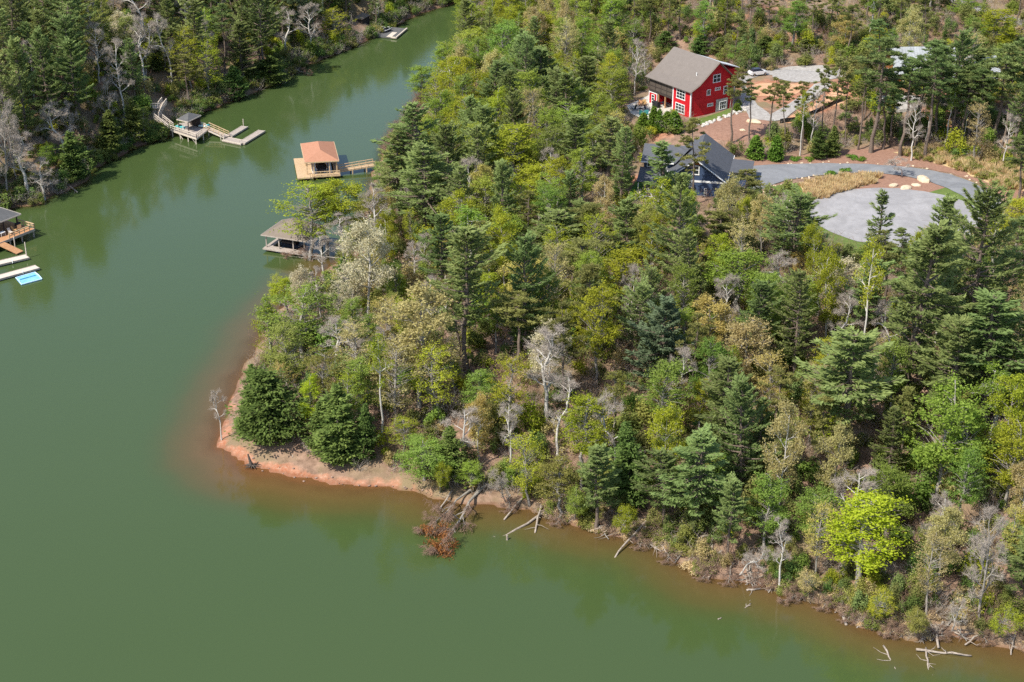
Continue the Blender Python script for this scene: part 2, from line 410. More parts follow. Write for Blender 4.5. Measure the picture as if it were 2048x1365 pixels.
bump(nt, bs, math_(nt, 'ADD', math_(nt, 'MULTIPLY', math_(nt, 'MULTIPLY', w1, breeze), .75), w2), .14, .12)
tr = nt.nodes.new('ShaderNodeBsdfTransparent'); mx = nt.nodes.new('ShaderNodeMixShader'); out = nt.nodes['Material Output']
tr.inputs['Color'].default_value = (.85, .80, .62, 1)
av2 = nt.nodes.new('ShaderNodeAttribute'); av2.attribute_name = 'depth'
clear = ramp(nt, av2.outputs['Fac'], [(0., .75), (.12, .45), (.35, .12), (.6, 0.)])
nt.links.new(clear, mx.inputs[0]); nt.links.new(bs.outputs[0], mx.inputs[1]); nt.links.new(tr.outputs[0], mx.inputs[2])
nt.links.new(mx.outputs[0], out.inputs['Surface'])
M['water'] = mw
wet = GZ < .45
keep = wet[quads].any(1)
wq = quads[keep]; used = np.unique(wq); remap = np.full(nx * ny, -1); remap[used] = np.arange(len(used))
wm = mesh('lake_water', np.c_[GP[used], np.zeros(len(used))], remap[wq], mw, smooth=True)
shoal = np.clip((dF + 2.2 * (1 - tipk)) / (14 + 2 * tipk), 0, 1)
a = wm.attributes.new('shoal', 'FLOAT', 'POINT'); a.data.foreach_set('value', shoal[used].astype(np.float32))
a = wm.attributes.new('depth', 'FLOAT', 'POINT'); a.data.foreach_set('value', np.clip(-GZ[used], 0, 2).astype(np.float32))
tag(link('lake_water', wm), 'calm green lake, muddy brown along the near shore', 'water', kind='structure')

def patch(name, poly_px, material, off, z=None, step=1.3, label=None, world=None, ragged=0.0):
    """a sheet laid over the terrain inside a photo outline"""
    W = np.array([(ground(x, y) if z is None else at(x, y, z))[:2] for x, y in poly_px]) if world is None else np.array(world)
    pts = []
    for a, b in zip(W, np.roll(W, -1, 0)):
        k = max(1, int(np.linalg.norm(b - a) / step))
        pts += [a + (b - a) * i / k for i in range(k)]
    pts = np.array(pts)
    if ragged: pts = pts + np.random.default_rng(len(pts)).normal(size=pts.shape) * ragged
    n = len(pts); lo, hi = pts.min(0), pts.max(0)
    g = np.array([(x, y) for x in np.arange(lo[0], hi[0], step) for y in np.arange(lo[1], hi[1], step)])
    if len(g):
        g = g[inside(g, pts)]
        if len(g): g = g[seg_dist(g, pts, np.roll(pts, -1, 0)) > step * .45]
    allp = np.vstack([pts, g]) if len(g) else pts
    v, e, f, *_ = delaunay_2d_cdt([Vector(p) for p in allp], [], [list(range(n))], 1, 1e-4)
    v = np.array([(p.x, p.y) for p in v]); zz = terr(v) + off
    me = mesh(name, np.c_[v, zz], [tuple(q) for q in f], material, smooth=True)
    o = link(name, me); fixn(o)
    if me.polygons and sum(p.normal.z for p in me.polygons) < 0: me.flip_normals()
    return tag(o, label, None, kind='structure')

def paving(name, a_, b_):
    m, nt, bs = mat(name); p1 = noise(nt, .16, 5, .6, dist=1.5); p2 = noise(nt, 1.3, 6, .7); p3 = noise(nt, .5, 4, .75, dist=2.5)
    c_ = mixc(nt, ramp(nt, p1, [(.36, 0.), (.64, 1.)]), a_, b_); c_ = mixc(nt, ramp(nt, p2, [(.5, 0.), (.78, .5)]), c_, tuple(k * .72 for k in a_))
    c_ = mixc(nt, ramp(nt, p3, [(.60, 0.), (.68, .55), (.74, 0.)]), c_, (.17, .145, .125)); nt.links.new(c_, bs.inputs['Base Color']); bs.inputs['Roughness'].default_value = .92; bs.inputs['Specular IOR Level'].default_value = .2; bump(nt, bs, p2, .3, .03); return m
M['asphalt'] = paving('worn_pale_asphalt', (.275, .268, .272), (.355, .346, .35))
M['asphalt_dark'] = paving('grey_asphalt', (.185, .192, .205), (.245, .252, .265))
M['gravel'] = surf('pale_gravel', (.26, .24, .22), (.44, .42, .395), 1.4, bmp=.8, var=.5)
M['concrete'] = surf('pale_concrete', (.50, .46, .40), (.62, .58, .52), .8, bmp=.2)
M['mulch'] = surf('red_mulch', (.225, .122, .085), (.36, .215, .155), 1.6, bmp=.9, var=.6)
M['clay'] = surf('orange_clay', (.46, .235, .125), (.64, .40, .25), .7, bmp=.8, var=.5)
M['lawn'] = surf('spring_lawn', (.075, .135, .028), (.165, .20, .055), .9, bmp=.8, var=.7)
M['lawn_bright'] = surf('bright_lawn', (.055, .15, .022), (.105, .22, .04), .9, bmp=.8, var=.7)
M['dry_lawn'] = surf('dry_lawn', (.20, .17, .07), (.30, .25, .11), 1.1, bmp=.8, var=.7)

MULCH = [(1490, 322), (1540, 316), (1640, 306), (1720, 298), (1790, 300), (1860, 312), (1920, 330), (1990, 352), (2060, 380), (2075, 420), (2000, 395), (1950, 362), (1900, 348), (1850, 337), (1760, 331), (1640, 330), (1560, 332), (1500, 338)]
patch('mulch_bed', MULCH, M['mulch'], .05, label='reddish mulch bank above the driveway', ragged=.2)
ISLAND = [(1590, 372), (1640, 356), (1700, 349), (1760, 347), (1830, 356), (1880, 370), (1905, 382), (1880, 392), (1800, 386), (1750, 384), (1690, 392), (1640, 408), (1615, 400)]
patch('planting_island', ISLAND, M['mulch'], .05, label='mulched island between driveway and turning circle', ragged=.15)
LAWN = [(1540, 374), (1600, 366), (1618, 398), (1645, 406), (1690, 391), (1750, 382), (1800, 383), (1850, 388), (1905, 372), (1950, 380), (1985, 410), (2010, 440), (1990, 480), (1880, 510), (1740, 515), (1650, 495), (1605, 450), (1590, 410)]
patch('lawn_verge', LAWN, M['lawn'], .075, label='green grass verge round the turning circle')
ccx, ccy = at(1792, 437, Z_CUL)[:2]
circ = [(ccx + 15.4 * math.cos(t) * (1 + .03 * math.sin(3 * t)), ccy + 14.2 * math.sin(t)) for t in np.linspace(0, 6.283, 60, endpoint=False)]
patch('turning_circle', None, M['asphalt'], .12, world=circ, ragged=.12, label='round pale asphalt turning circle')
DRIVE = [(1452, 352), (1470, 340), (1500, 334), (1560, 330), (1640, 328), (1720, 329), (1790, 333), (1850, 340), (1900, 350), (1950, 368), (1995, 396), (2020, 440), (2010, 480), (1985, 470), (1975, 430), (1940, 402), (1895, 378), (1850, 362), (1800, 352), (1740, 346), (1680, 348), (1620, 354), (1570, 362), (1530, 378), (1500, 384), (1470, 372)]
patch('driveway', DRIVE, M['asphalt_dark'], .14, ragged=.1, label='curving grey asphalt driveway to the blue house')
patch('side_lawn', [(1262, 400), (1258, 385), (1272, 362), (1290, 343), (1303, 346), (1296, 372), (1288, 402)], M['lawn_bright'], .06, label='bright lawn strip left of the blue house', ragged=.1)
patch('barn_lawn', [(1262, 168), (1300, 150), (1310, 165), (1290, 178), (1258, 184)], M['lawn_bright'], .06, label='green lawn left of the red house', ragged=.15)
patch('barn_lawn', [(1383, 240), (1402, 236), (1450, 222), (1468, 214), (1482, 212), (1486, 220), (1440, 236), (1400, 250)], M['lawn'], .06, label='grass along the red gable wall', ragged=.1)
patch('patio', [(1253, 212), (1262, 208), (1288, 196), (1304, 188), (1330, 196), (1352, 214), (1352, 226), (1330, 234), (1308, 242), (1286, 240), (1262, 228)], M['concrete'], .07, label='pale concrete patio below the screened porch')
patch('gravel_path', [(1462, 205), (1478, 200), (1484, 180), (1476, 165), (1480, 152), (1494, 142), (1530, 138), (1560, 142), (1562, 150), (1520, 152), (1496, 160), (1490, 170), (1500, 190), (1520, 215), (1545, 235), (1540, 243), (1500, 240), (1492, 222), (1474, 214)], M['gravel'], .08, label='pale gravel path winding right of the red house', ragged=.1)
patch('parking_court', [(1540, 140), (1580, 134), (1650, 132), (1700, 138), (1690, 156), (1640, 164), (1580, 164), (1545, 156)], M['gravel'], .10, label='pale gravel parking court behind the red house')
patch('concrete_drive', [(1545, 244), (1532, 236), (1570, 214), (1606, 190), (1628, 170), (1652, 164), (1664, 172), (1640, 192), (1600, 216), (1570, 240)], M['gravel'], .12, label='pale concrete drive climbing past the clay bank')
patch('clay_bank', [(1562, 246), (1600, 224), (1650, 196), (1672, 176), (1690, 180), (1696, 200), (1640, 222), (1590, 248)], M['clay'], .06, label='raw orange clay bank beside the concrete drive', ragged=.15)
patch('clay_slope', [(1496, 196), (1520, 192), (1580, 196), (1606, 180), (1618, 166), (1570, 168), (1520, 166), (1500, 174)], M['clay'], .05, label='dry clay slope between gravel path and drive', ragged=.2)
patch('gravel_yard', [(1742, 196), (1800, 188), (1850, 196), (1842, 218), (1800, 224), (1760, 220), (1738, 210)], M['gravel'], .09, label='pale gravel yard below the grey-roofed house', ragged=.1)
patch('back_road', [(1900, -8), (1935, -4), (1960, 12), (2000, 26), (2060, 44), (2060, 58), (2000, 40), (1955, 24), (1930, 12), (1895, 2)], M['asphalt'], .12, label='grey lane crossing the top right corner')
patch('mulch_yard', [(1392, 262), (1420, 246), (1470, 228), (1500, 226), (1540, 246), (1552, 268), (1500, 282), (1450, 282), (1410, 276)], M['mulch'], .05, label='mulched slope between red and blue houses', ragged=.2)

# ------------------------------------------------------------------ buildings
def local_frame(o, az):
    return np.array(o, float), np.array([math.cos(az), math.sin(az), 0]), np.array([-math.sin(az), math.cos(az), 0])
def on_wall(fr, axis, off, px, py):
    """local coordinates of a photo pixel on the plane x = off or y = off of a building's own frame"""
    o, ex, ey = fr; n = ex if axis == 'x' else ey
    d = ray(px, py); c = np.array([0, 0, CAMH]); t = ((o + n * off - c) @ n) / (d @ n); p = c + d * t - o
    return p @ ex, p @ ey, p[2]
def window(root, plane, off, a0, a1, z0, z1, nx=2, nz=2, out=-1, fw=.12, name='window', fmat='white'):
    """a framed window on the plane x = off or y = off; out is the outward sign; its pane is a sub-part"""
    f = MB(); g = MB()
    def bx(m, u0, u1, w0, w1, d0, d1):
        lo, hi = sorted((off + out * d0, off + out * d1))
        if plane == 'y': m.box(u0, u1, lo, hi, w0, w1)
        else: m.box(lo, hi, u0, u1, w0, w1)
    bx(f, a0, a0 + fw, z0, z1, -.03, .09); bx(f, a1 - fw, a1, z0, z1, -.03, .09)
    bx(f, a0 + fw, a1 - fw, z1 - fw, z1, -.03, .088); bx(f, a0 - .05, a1 + .05, z0 - fw * .5, z0 + fw * .6, -.03, .12)
    mw_ = .035 if nx > 2 else .05
    for i in range(1, nx):
        u = a0 + (a1 - a0) * i / nx; bx(f, u - mw_, u + mw_, z0 + fw * .6, z1 - fw, .0, .07)
    for i in range(1, nz):
        w = z0 + (z1 - z0) * i / nz; bx(f, a0 + fw, a1 - fw, w - mw_, w + mw_, .0, .066)
    bx(g, a0 + fw * .5, a1 - fw * .5, z0 + fw * .3, z1 - fw * .5, -.02, .03)
    w = f.build(name, M[fmat], root); g.build('pane', M['glass'], w)
    return w
def px_window(root, fr, plane, off, x0, y0, x1, y1, **kw):
    a = on_wall(fr, plane, off, x0, y0); b = on_wall(fr, plane, off, x1, y1)
    i = 0 if plane == 'y' else 1
    u0, u1 = sorted((a[i], b[i])); zm = on_wall(fr, plane, off, (x0 + x1) / 2, y0)[2]; zb = on_wall(fr, plane, off, (x0 + x1) / 2, y1)[2]
    return window(root, plane, off, u0, u1, min(zm, zb), max(zm, zb), **kw)

# ---- red barn-like house
AZ = .61; fr = local_frame(O_RED, AZ)
RW, RL, RH, RX, RZ = 11.8, 13.5, 6.06, 7.0, 10.9
root = empty('red_house', O_RED, AZ, 'tall red house with taupe roof and white trimmed windows', 'house')
PB = 5.6                                                      # the covered porch starts this far along the lake front
ax = 3.2
m = MB(); zr = lambda x: RH + (RZ - RH) * x / RX if x < RX else RZ - (RZ - 6.6) * (x - RX) / (RW - RX)
prof = [(0, -.5), (RW, -.5), (RW, 6.45), (RX, RZ - .18), (1.9, 6.85), (0, RH - .15)]
m.add([(x, y, z) for y in (0, PB) for x, z in prof], [(0, 1, 2, 3, 4, 5), (11, 10, 9, 8, 7, 6)] + [(i, i + 6, (i + 1) % 6 + 6, (i + 1) % 6) for i in range(6)])
prof2 = [(ax, -.5), (RW, -.5), (RW, 6.45), (RX, RZ - .18), (ax, 7.7)]
m.add([(x, y, z) for y in (PB + .002, RL) for x, z in prof2], [(0, 1, 2, 3, 4), (9, 8, 7, 6, 5)] + [(i, i + 5, (i + 1) % 5 + 5, (i + 1) % 5) for i in range(5)])
fixn(m.build('wall', M['red'], root))
m = MB(); OV = .55
pr = [(-.75, 5.72), (1.7, 6.88), (RX, RZ + .06), (RW + .6, 6.22)]
for (x0, z0), (x1, z1) in zip(pr[:-1], pr[1:]):
    m.slab([(x0, -OV, z0), (x1, -OV, z1), (x1, RL + OV, z1), (x0, RL + OV, z0)], .22)
roof = m.build('roof', M['shingle_tan'], root)
for y in (-OV - .05, RL + OV + .05):
    m = MB()
    for (x0, z0), (x1, z1) in zip(pr[:-1], pr[1:]): m.bar((x0, y, z0 - .12), (x1, y, z1 - .12), .09, .3, (0, 1, 0))
    m.build('rake_trim', M['shingle_brown'], roof)
MB().tube([(3.2, 2.2, 7.9), (3.2, 2.2, 8.7)], .09, 8).build('vent_pipe', M['white'], roof)
for x0, x1, y0, y1 in ((RX + 1.6, RW + 2.4, 1.2, 5.2), (RX + 1.6, RW + 2.0, 7.2, 11.0)):
    MB().slab([(x0, y0, 10.2), (x1, y0, 8.3), (x1, y1, 8.3), (x0, y1, 10.2)], .15).build('dormer_roof', M['metal_white'], root)
for x0, x1, y0, y1 in ((RX + 2, RW + 2.1, 1.5, 4.9), (RX + 2, RW + 1.7, 7.5, 10.7)): MB().box(x0, x1, y0, y1, 5, 8.2).build('dormer', M['red'], root)
MB().box(-.10, .16, -.10, .16, -.4, 5.75).build('corner_board', M['white'], root)
MB().box(RW - .15, RW + .09, -.09, .15, -.4, 6.3).build('corner_board', M['white'], root)
MB().box(-.09, .15, PB - .1, PB + .16, -.4, 5.8).build('corner_board', M['white'], root)
MB().box(.0, RW - .2, -.07, 0, -.45, -.12).build('base_trim', M['white'], root)
# gable wall windows
px_window(root, fr, 'y', 0, 1426.5, 149, 1440.5, 164.5, nx=2, nz=2)
px_window(root, fr, 'y', 0, 1413.5, 179.5, 1420.5, 190.5, nx=1, nz=1)
px_window(root, fr, 'y', 0, 1430, 175, 1440.5, 180.5, nx=3, nz=1, fw=.1)
px_window(root, fr, 'y', 0, 1447, 172, 1454.5, 187.5, nx=1, nz=2)
px_window(root, fr, 'y', 0, 1414.5, 207, 1425.5, 212.5, nx=3, nz=1, fw=.1)
a = on_wall(fr, 'y', 0, 1432, 200); b = on_wall(fr, 'y', 0, 1455, 200)
MB().box(a[0], min(b[0], RW - .2), -.13, 0, -.45, 2.75).build('stone_facing', M['stone'], root)
c0 = a[0] + .9; window(root, 'y', -.13, c0, c0 + 1.9, .5, 2.2, nx=3, nz=2)
# lake front windows and porch
window(root, 'x', 0, 1.75, 4.55, 3.35, 5.35, nx=3, nz=3, fw=.14)
window(root, 'x', 0, 1.75, 4.75, .35, 2.35, nx=3, nz=3, fw=.14)
m = MB().box(.02, ax, PB + .16, RL, 2.75, 3.05); m.build('porch_floor', M['wood_dark'], root)
m = MB(); m.box(.03, .07, PB + .2, RL - .1, 3.1, 5.6).box(.1, ax, RL - .07, RL - .03, 3.1, 6.2); m.build('porch_screen', M['screen'], root)
m = MB()
for y in np.linspace(PB + .25, RL - .08, 5): m.box(-.02, .12, y - .06, y + .06, 2.75, 5.75)
m.box(-.04, .14, PB + .16, RL, 2.62, 2.95).box(-.03, .13, PB + .16, RL, 3.9, 4.02)
m.build('porch_frame', M['wood_dark'], root)
for y in (PB + 2.7, PB + 4.9): MB().box(.05, .3, y - .12, y + .12, -.4, 2.62).build('porch_post', M['wood_orange'], root)
MB().box(0, ax, RL - 2.7, RL - .01, -.5, 2.6).build('porch_store', M['red'], root)
m = MB(); m.box(-.06, .0, RL - 2.75, RL - 2.55, -.4, 2.6).box(-.06, 0, RL - .18, RL + .02, -.4, 2.6).box(-.06, 0, RL - 2.55, RL - .18, 2.4, 2.58); m.build('store_trim', M['white'], root)
window(root, 'x', 0, RL - 1.9, RL - .9, 0.1, 2.1, nx=1, nz=3, name='door')
O = fr[0]; EX, EY = fr[1], fr[2]
def at_red(x, y, z=0): return O + EX * x + EY * y + np.array([0, 0, z])

# ---- navy house
AZB = -.2; fb = local_frame(O_BLUE, AZB)
root = empty('navy_house', O_BLUE, AZB, 'navy blue house with white trimmed gable and dark shingle roof', 'house')
BW, BL, BH, BZ = 10.4, 15.1, 3.4, 7.1
m = MB(); pf = [(-BW, -.6), (0, -.6), (0, BH), (-BW / 2, BZ - .2), (-BW, BH)]
m.add([(x, y, z) for y in (0, BL) for x, z in pf], [(0, 1, 2, 3, 4), (9, 8, 7, 6, 5)] + [(i, i + 5, (i + 1) % 5 + 5, (i + 1) % 5) for i in range(5)])
fixn(m.build('wall', M['navy'], root))
m = MB()
for s_, xe in ((1, .55), (-1, -BW - .55)):
    ze = BZ - (BZ - BH) * (abs(xe + BW / 2)) / (BW / 2) + .05
    m.slab([(-BW / 2, -.6, BZ + .06), (xe, -.6, ze), (xe, BL + .4, ze), (-BW / 2, BL + .4, BZ + .06)], .2)
roof = m.build('roof', M['shingle_slate'], root)
for xe in (.6, -BW - .6):
    m = MB()
    ze = BZ - (BZ - BH) * (abs(xe + BW / 2)) / (BW / 2) - .05
    m.bar((-BW / 2, -.66, BZ - .06), (xe, -.66, ze), .12, .42, (0, 1, 0))
    m.bar((xe, -.6, ze), (xe, BL + .4, ze), .1, .22); m.build('rake_trim', M['white'], roof)
MB().box(-BW + .2, -.1, -.07, -.002, 2.58, 2.95).build('belt_trim', M['white'], root)
MB().box(-.1, .09, -.09, .1, -.5, 3.3).build('corner_board', M['white'], root)
MB().box(-BW - .09, -BW + .1, -.09, .1, -.5, 3.3).build('corner_board', M['white'], root)
m = MB(); m.add([(-BW / 2, -.05, BZ - .35), (-BW / 2 - 1.15, -.05, BZ - 1.15), (-BW / 2 + 1.15, -.05, BZ - 1.15), (-BW / 2, .0, BZ - .35), (-BW / 2 - 1.15, 0, BZ - 1.15), (-BW / 2 + 1.15, 0, BZ - 1.15)],
     [(0, 1, 2), (1, 0, 3, 4), (2, 1, 4, 5), (0, 2, 5, 3)]); fixn(m.build('gable_panel', M['brown_wall'], root))
px_window(root, fb, 'y', 0, 1386.5, 331.5, 1398.5, 349.5, nx=1, nz=2, fw=.16)
px_window(root, fb, 'y', 0, 1376, 363, 1384, 374, nx=2, nz=2, fw=.12)
px_window(root, fb, 'y', 0, 1408.5, 377, 1413, 392, nx=1, nz=3, fw=.08, name='door')
# left wing: two-tier roof
m = MB(); wx0, wx1, wy0, wy1 = -15.6, -BW, 5.0, 13.0
m.box(wx0, wx1 + .5, wy0, wy1, -.6, 4.6); m.build('wing_wall', M['navy'], root)
m = MB(); yr = (wy0 + wy1) / 2
m.slab([(wx0 - .5, wy0 - .6, 4.45), (-BW + .8, wy0 - .6, 4.45), (-BW + 3.4, yr, 6.5), (wx0 - .5, yr, 6.5)], .18)
m.slab([(wx0 - .5, yr, 6.5), (-BW + 3.4, yr, 6.5), (-BW + .8, wy1 + .6, 4.45), (wx0 - .5, wy1 + .6, 4.45)], .18)
m.build('wing_roof', M['shingle_slate'], root)
MB().bar((wx0 - .5, wy0 - .68, 4.38), (-BW + .5, wy0 - .68, 4.38), .12, .24).build('gutter', M['white'], root)
window(root, 'y', wy0, wx0 + .6, -BW - .8, 3.3, 4.05, nx=4, nz=1)
m = MB(); m.slab([(wx0 - .7, .2, 1.9), (-BW - .3, .2, 1.9), (-BW - .3, wy0, 3.2), (wx0 - .7, wy0, 3.2)], .18); m.build('porch_roof', M['shingle_slate'], root)
for x in (wx0 - .4, wx0 + 2.4, -BW - .6): MB().box(x - .1, x + .1, .35, .55, -.9, 1.75).build('porch_post', M['white'], root)
MB().box(wx0 - .6, -BW - .01, .3, wy0, -.8, -.5).build('porch_deck', M['wood_grey'], root)
m = MB(); m.box(.01, 4.0, 6.2, 12.4, -.5, 2.6); m.build('side_wing', M['navy'], root)
m = MB(); m.slab([(.5, 5.6, 3.15), (4.6, 5.6, 3.0), (4.6, 13, 3.0), (.5, 13, 3.15)], .2); m.build('side_roof', M['shingle_slate'], root)

# ---- grey metal-roofed house among the pines
AZG = .06; fg = local_frame(O_GREY, AZG)
root = empty('grey_roofed_house', O_GREY, AZG, 'rust-walled house with grey metal roof half hidden by pines', 'house')
m = MB(); GW, GD, GH, GR = 13.0, 9.5, 3.6, 7.6
m.add([(x, y, z) for x in (0, GW) for y, z in ((0, -.8), (GD, -.8), (GD, GH), (GD / 2, GR - .2), (0, GH))], [(4, 3, 2, 1, 0), (5, 6, 7, 8, 9)] + [(i, (i + 1) % 5, (i + 1) % 5 + 5, i + 5) for i in range(5)])
m.box(GW + .002, GW + 9, 1.5, GD - 1, -.8, 2.9)
fixn(m.build('wall', M['brown_wall'], root))
m = MB()
for y in (-.8, GD + .8): m.slab([(-.6, GD / 2, GR + .05), (GW + .6, GD / 2, GR + .05), (GW + .6, y, GH - .45), (-.6, y, GH - .45)], .14)
roof = m.build('roof', M['metal_roof'], root)
m = MB()
for x in np.arange(-.5, GW + .6, .62): m.bar((x, GD / 2 - .05, GR + .09), (x, -.75, GH - .37), .05, .06)
m.build('roof_seam', M['metal_roof'], roof)
m = MB()
for y in (.3, GD + .2): m.slab([(GW + .61, GD / 2, 5.4), (GW + 10, GD / 2, 5.4), (GW + 10, y, 2.8), (GW + .61, y, 2.8)], .14)
m.slab([(GW - 3, -2.6, 2.3), (GW + 9.4, -2.6, 2.3), (GW + 9.4, .9, 3.0), (GW - 3, .9, 3.0)], .12)
m.build('wing_roof', M['metal_roof'], root)
for x in (GW - 2.7, GW + 1.2, GW + 5.2, GW + 9.0): MB().box(x - .1, x + .1, -2.4, -2.2, -.8, 2.2).build('porch_post', M['wood_orange'], root)
for y0, y1, z0, z1 in ((2.0, 3.1, .9, 2.4), (6.2, 7.3, .9, 2.4), (4.2, 5.2, 4.2, 5.5)): window(root, 'x', 0, y0, y1, z0, z1, nx=1, nz=2)
for x in (1.5, 4.6, 7.6): window(root, 'y', 0, x, x + 1.3, .8, 2.3, nx=2, nz=2)

# ------------------------------------------------------------------ docks
def walk(m, p, q, w, t=.18, edge=None):
    """deck strip from p to q"""
    p = np.array(p, float); q = np.array(q, float); d = q - p; d[2] = 0; d /= np.linalg.norm(d); n = np.array([-d[1], d[0], 0]) * w / 2
    m.slab([p - n, q - n, q + n, p + n], t)
    if edge is not None:
        for s_ in (-1, 1): edge.bar(p + n * s_ * 1.03 - (0, 0, .06), q + n * s_ * 1.03 - (0, 0, .06), .09, .24)
def rail(m, p, q, h=1.0, n=4, t=.09):
    p = np.array(p, float); q = np.array(q, float); up = np.array([0, 0, 1.0])
    m.bar(p + up * h, q + up * h, t * 1.5, t); m.bar(p + up * h * .5, q + up * h * .5, t * .7, t)
    for i in range(n + 1):
        r = p + (q - p) * i / n; m.bar(r, r + up * h, t, t)
def rect_from(c, x, y):
    """a right-angled frame: corner c, x towards the second point, y as long as the third"""
    c, x, y = (np.array(k, float) for k in (c, x, y)); ex = x - c; lx = np.linalg.norm(ex[:2]); ex = np.array([ex[0], ex[1], 0]) / lx
    ey = np.array([-ex[1], ex[0], 0]); ly = (y - c) @ ey
    return c, ex, ey, lx, ly

# ---- terracotta-roofed boathouse
ZR = 3.7
c, ex, ey, lx, ly = rect_from(at(609, 325.5, ZR), at(678, 321.5, ZR), at(602, 287.5, ZR))
ly = min(max(ly, 9), 15); az = math.atan2(ex[1], ex[0]); base = np.array([c[0], c[1], 0])
root = empty('boathouse', base, az, 'boathouse with terracotta hip roof and new pine decking', 'boathouse')
m = MB(); h1 = ZR + 1.45; k = lx / 2
E4 = [(0, 0, ZR), (lx, 0, ZR), (lx, ly, ZR), (0, ly, ZR)]; r0, r1 = (k, k * .95, h1), (k, ly - k * .95, h1)
m.slab([E4[0], E4[1], r0], .15).slab([E4[1], E4[2], r1, r0], .15).slab([E4[2], E4[3], r1], .15).slab([E4[3], E4[0], r0, r1], .15)
roof = m.build('roof', M['shingle_terracotta'], root)
m = MB()
for i in range(4): m.bar(np.array(E4[i]) - (0, 0, .1), np.array(E4[(i + 1) % 4]) - (0, 0, .1), .1, .24)
m.build('fascia', M['wood_new'], roof)
for x in (.5, 1.9, lx * .72, lx - .5):
    for y in (.5, ly * .5, ly - .5): MB().bar((x, y, -1), (x, y, ZR - .12), .22, .22).build('post', M['wood_new'], root)
m = MB(); ZD = .85
m.slab([(-1.7, -1.4, ZD), (1.7, -1.4, ZD), (1.7, ly * .9, ZD), (-1.7, ly * .9, ZD)], .28)
m.slab([(1.72, -.9, ZD), (lx - 1.0, -.9, ZD), (lx - 1.0, .5, ZD), (1.72, .5, ZD)], .28)
m.slab([(lx - 1.0, -.9, ZD + .002), (lx + .1, -.9, ZD + .002), (lx + .1, ly * .9, ZD + .002), (lx - 1.0, ly * .9, ZD + .002)], .28)
m.build('deck', M['wood_new'], root)
m = MB(); rail(m, (1.9, -.8, ZD), (lx, -.8, ZD), .9, 4, .11); m.build('railing', M['wood_new'], root)
MB().bar((1.85, .9, ZD + .3), (1.85, 3.4, ZD + .3), .5, .55).build('dock_locker', M['white'], root)
m = MB()
for x in (1.0, 1.5): m.bar((x, -1.5, -.6), (x, -1.5, ZD + .7), .07, .07)
for z in (-.2, .15, .5): m.bar((1.0, -1.5, z), (1.5, -1.5, z), .05, .06)
m.build('ladder', M['silver'], root)
g0 = np.array([lx + .1, 1.9, ZD]); gpt = at(748, 329, 1.3) - base; g1 = np.array([gpt @ ex, gpt @ ey, 1.25])
m = MB(); walk(m, g0, g1, 1.7); m.build('gangway', M['wood_new'], root)
dd = (g1 - g0); dd[2] = 0; dd /= np.linalg.norm(dd); nn = np.array([-dd[1], dd[0], 0]) * .85
m = MB(); rail(m, g0 + nn, g1 + nn, .95, 5, .1); rail(m, g0 - nn, g1 - nn, .95, 5, .1); m.build('gangway_rail', M['wood_new'], root)
for t in (.35, .75):
    for s_ in (-1, 1):
        q = g0 + (g1 - g0) * t + nn * s_; MB().bar((q[0], q[1], -1.5), q, .2, .2).build('post', M['wood_new'], root)
# boat on its lift inside
bo = base + ex * (lx * .5) + ey * 1.2
br = empty('motor_boat', (bo[0], bo[1], 0), az, 'dark covered motor boat on a lift under terracotta roof', 'boat')
m = MB(); V = []; st = [(0, 1.0, .45), (.8, 1.15, .3), (3.5, 1.15, .2), (5.2, .75, .3), (6.3, .06, .7)]
for y, hw, zb in st: V += [(-hw, y, 1.55), (-hw * .8, y, zb + .55), (0, y, zb + .35), (hw * .8, y, zb + .55), (hw, y, 1.55)]
Fh = [(i * 5 + j, i * 5 + j + 1, i * 5 + j + 6, i * 5 + j + 5) for i in range(4) for j in range(4)] + [(0, 1, 2, 3, 4)] + [(i * 5, i * 5 + 5, i * 5 + 9, i * 5 + 4) for i in range(4)]
m.add(V, Fh); fixn(m.build('hull', M['boat_navy'], br))
m = MB()
for s_ in (-1, 1): m.tube([(s_ * st[i][1], st[i][0], 1.56) for i in range(5)], .07, 6)
m.build('gunwale', M['white'], br)
m = MB(); m.add([(-1, .1, 1.58), (1, .1, 1.58), (1.1, 3, 1.58), (-1.1, 3, 1.58), (-.5, .9, 2.3), (.5, .9, 2.3), (.55, 2.4, 2.45), (-.55, 2.4, 2.45)],
    [(0, 1, 5, 4), (1, 2, 6, 5), (2, 3, 7, 6), (3, 0, 4, 7), (4, 5, 6, 7), (3, 2, 1, 0)]); fixn(m.build('boat_cover', M['black'], br))

# ---- brown-roofed boathouse under the willow
ZR = 3.3
c, ex, ey, lx, ly = rect_from(at(521.5, 470, ZR), at(611, 483.5, ZR), at(560, 440, ZR))
ly = 8.5; az = math.atan2(ex[1], ex[0]); base = np.array([c[0], c[1], 0])
root = empty('boathouse', base, az, 'boathouse with taupe brown hip roof half hidden by branches', 'boathouse')
m = MB(); ap = ZR + 2.5; E4 = [(0, 0, ZR), (lx, 0, ZR), (lx, ly, ZR), (0, ly, ZR)]; r0, r1 = (lx * .5, ly * .46, ap), (lx * .5, ly * .54, ap)
m.slab([E4[0], E4[1], r0], .15).slab([E4[1], E4[2], r1, r0], .15).slab([E4[2], E4[3], r1], .15).slab([E4[3], E4[0], r0, r1], .15)
roof = m.build('roof', M['shingle_brown'], root)
m = MB()
for i in range(4): m.bar(np.array(E4[i]) - (0, 0, .08), np.array(E4[(i + 1) % 4]) - (0, 0, .08), .09, .18)
m.build('fascia', M['wood_grey'], roof)
for x in (.7, lx * .36, lx * .68, lx - .7):
    for y in (.7, ly - .7): MB().bar((x, y, -1.2), (x, y, ZR - .1), .18, .18).build('post', M['wood_grey'], root)
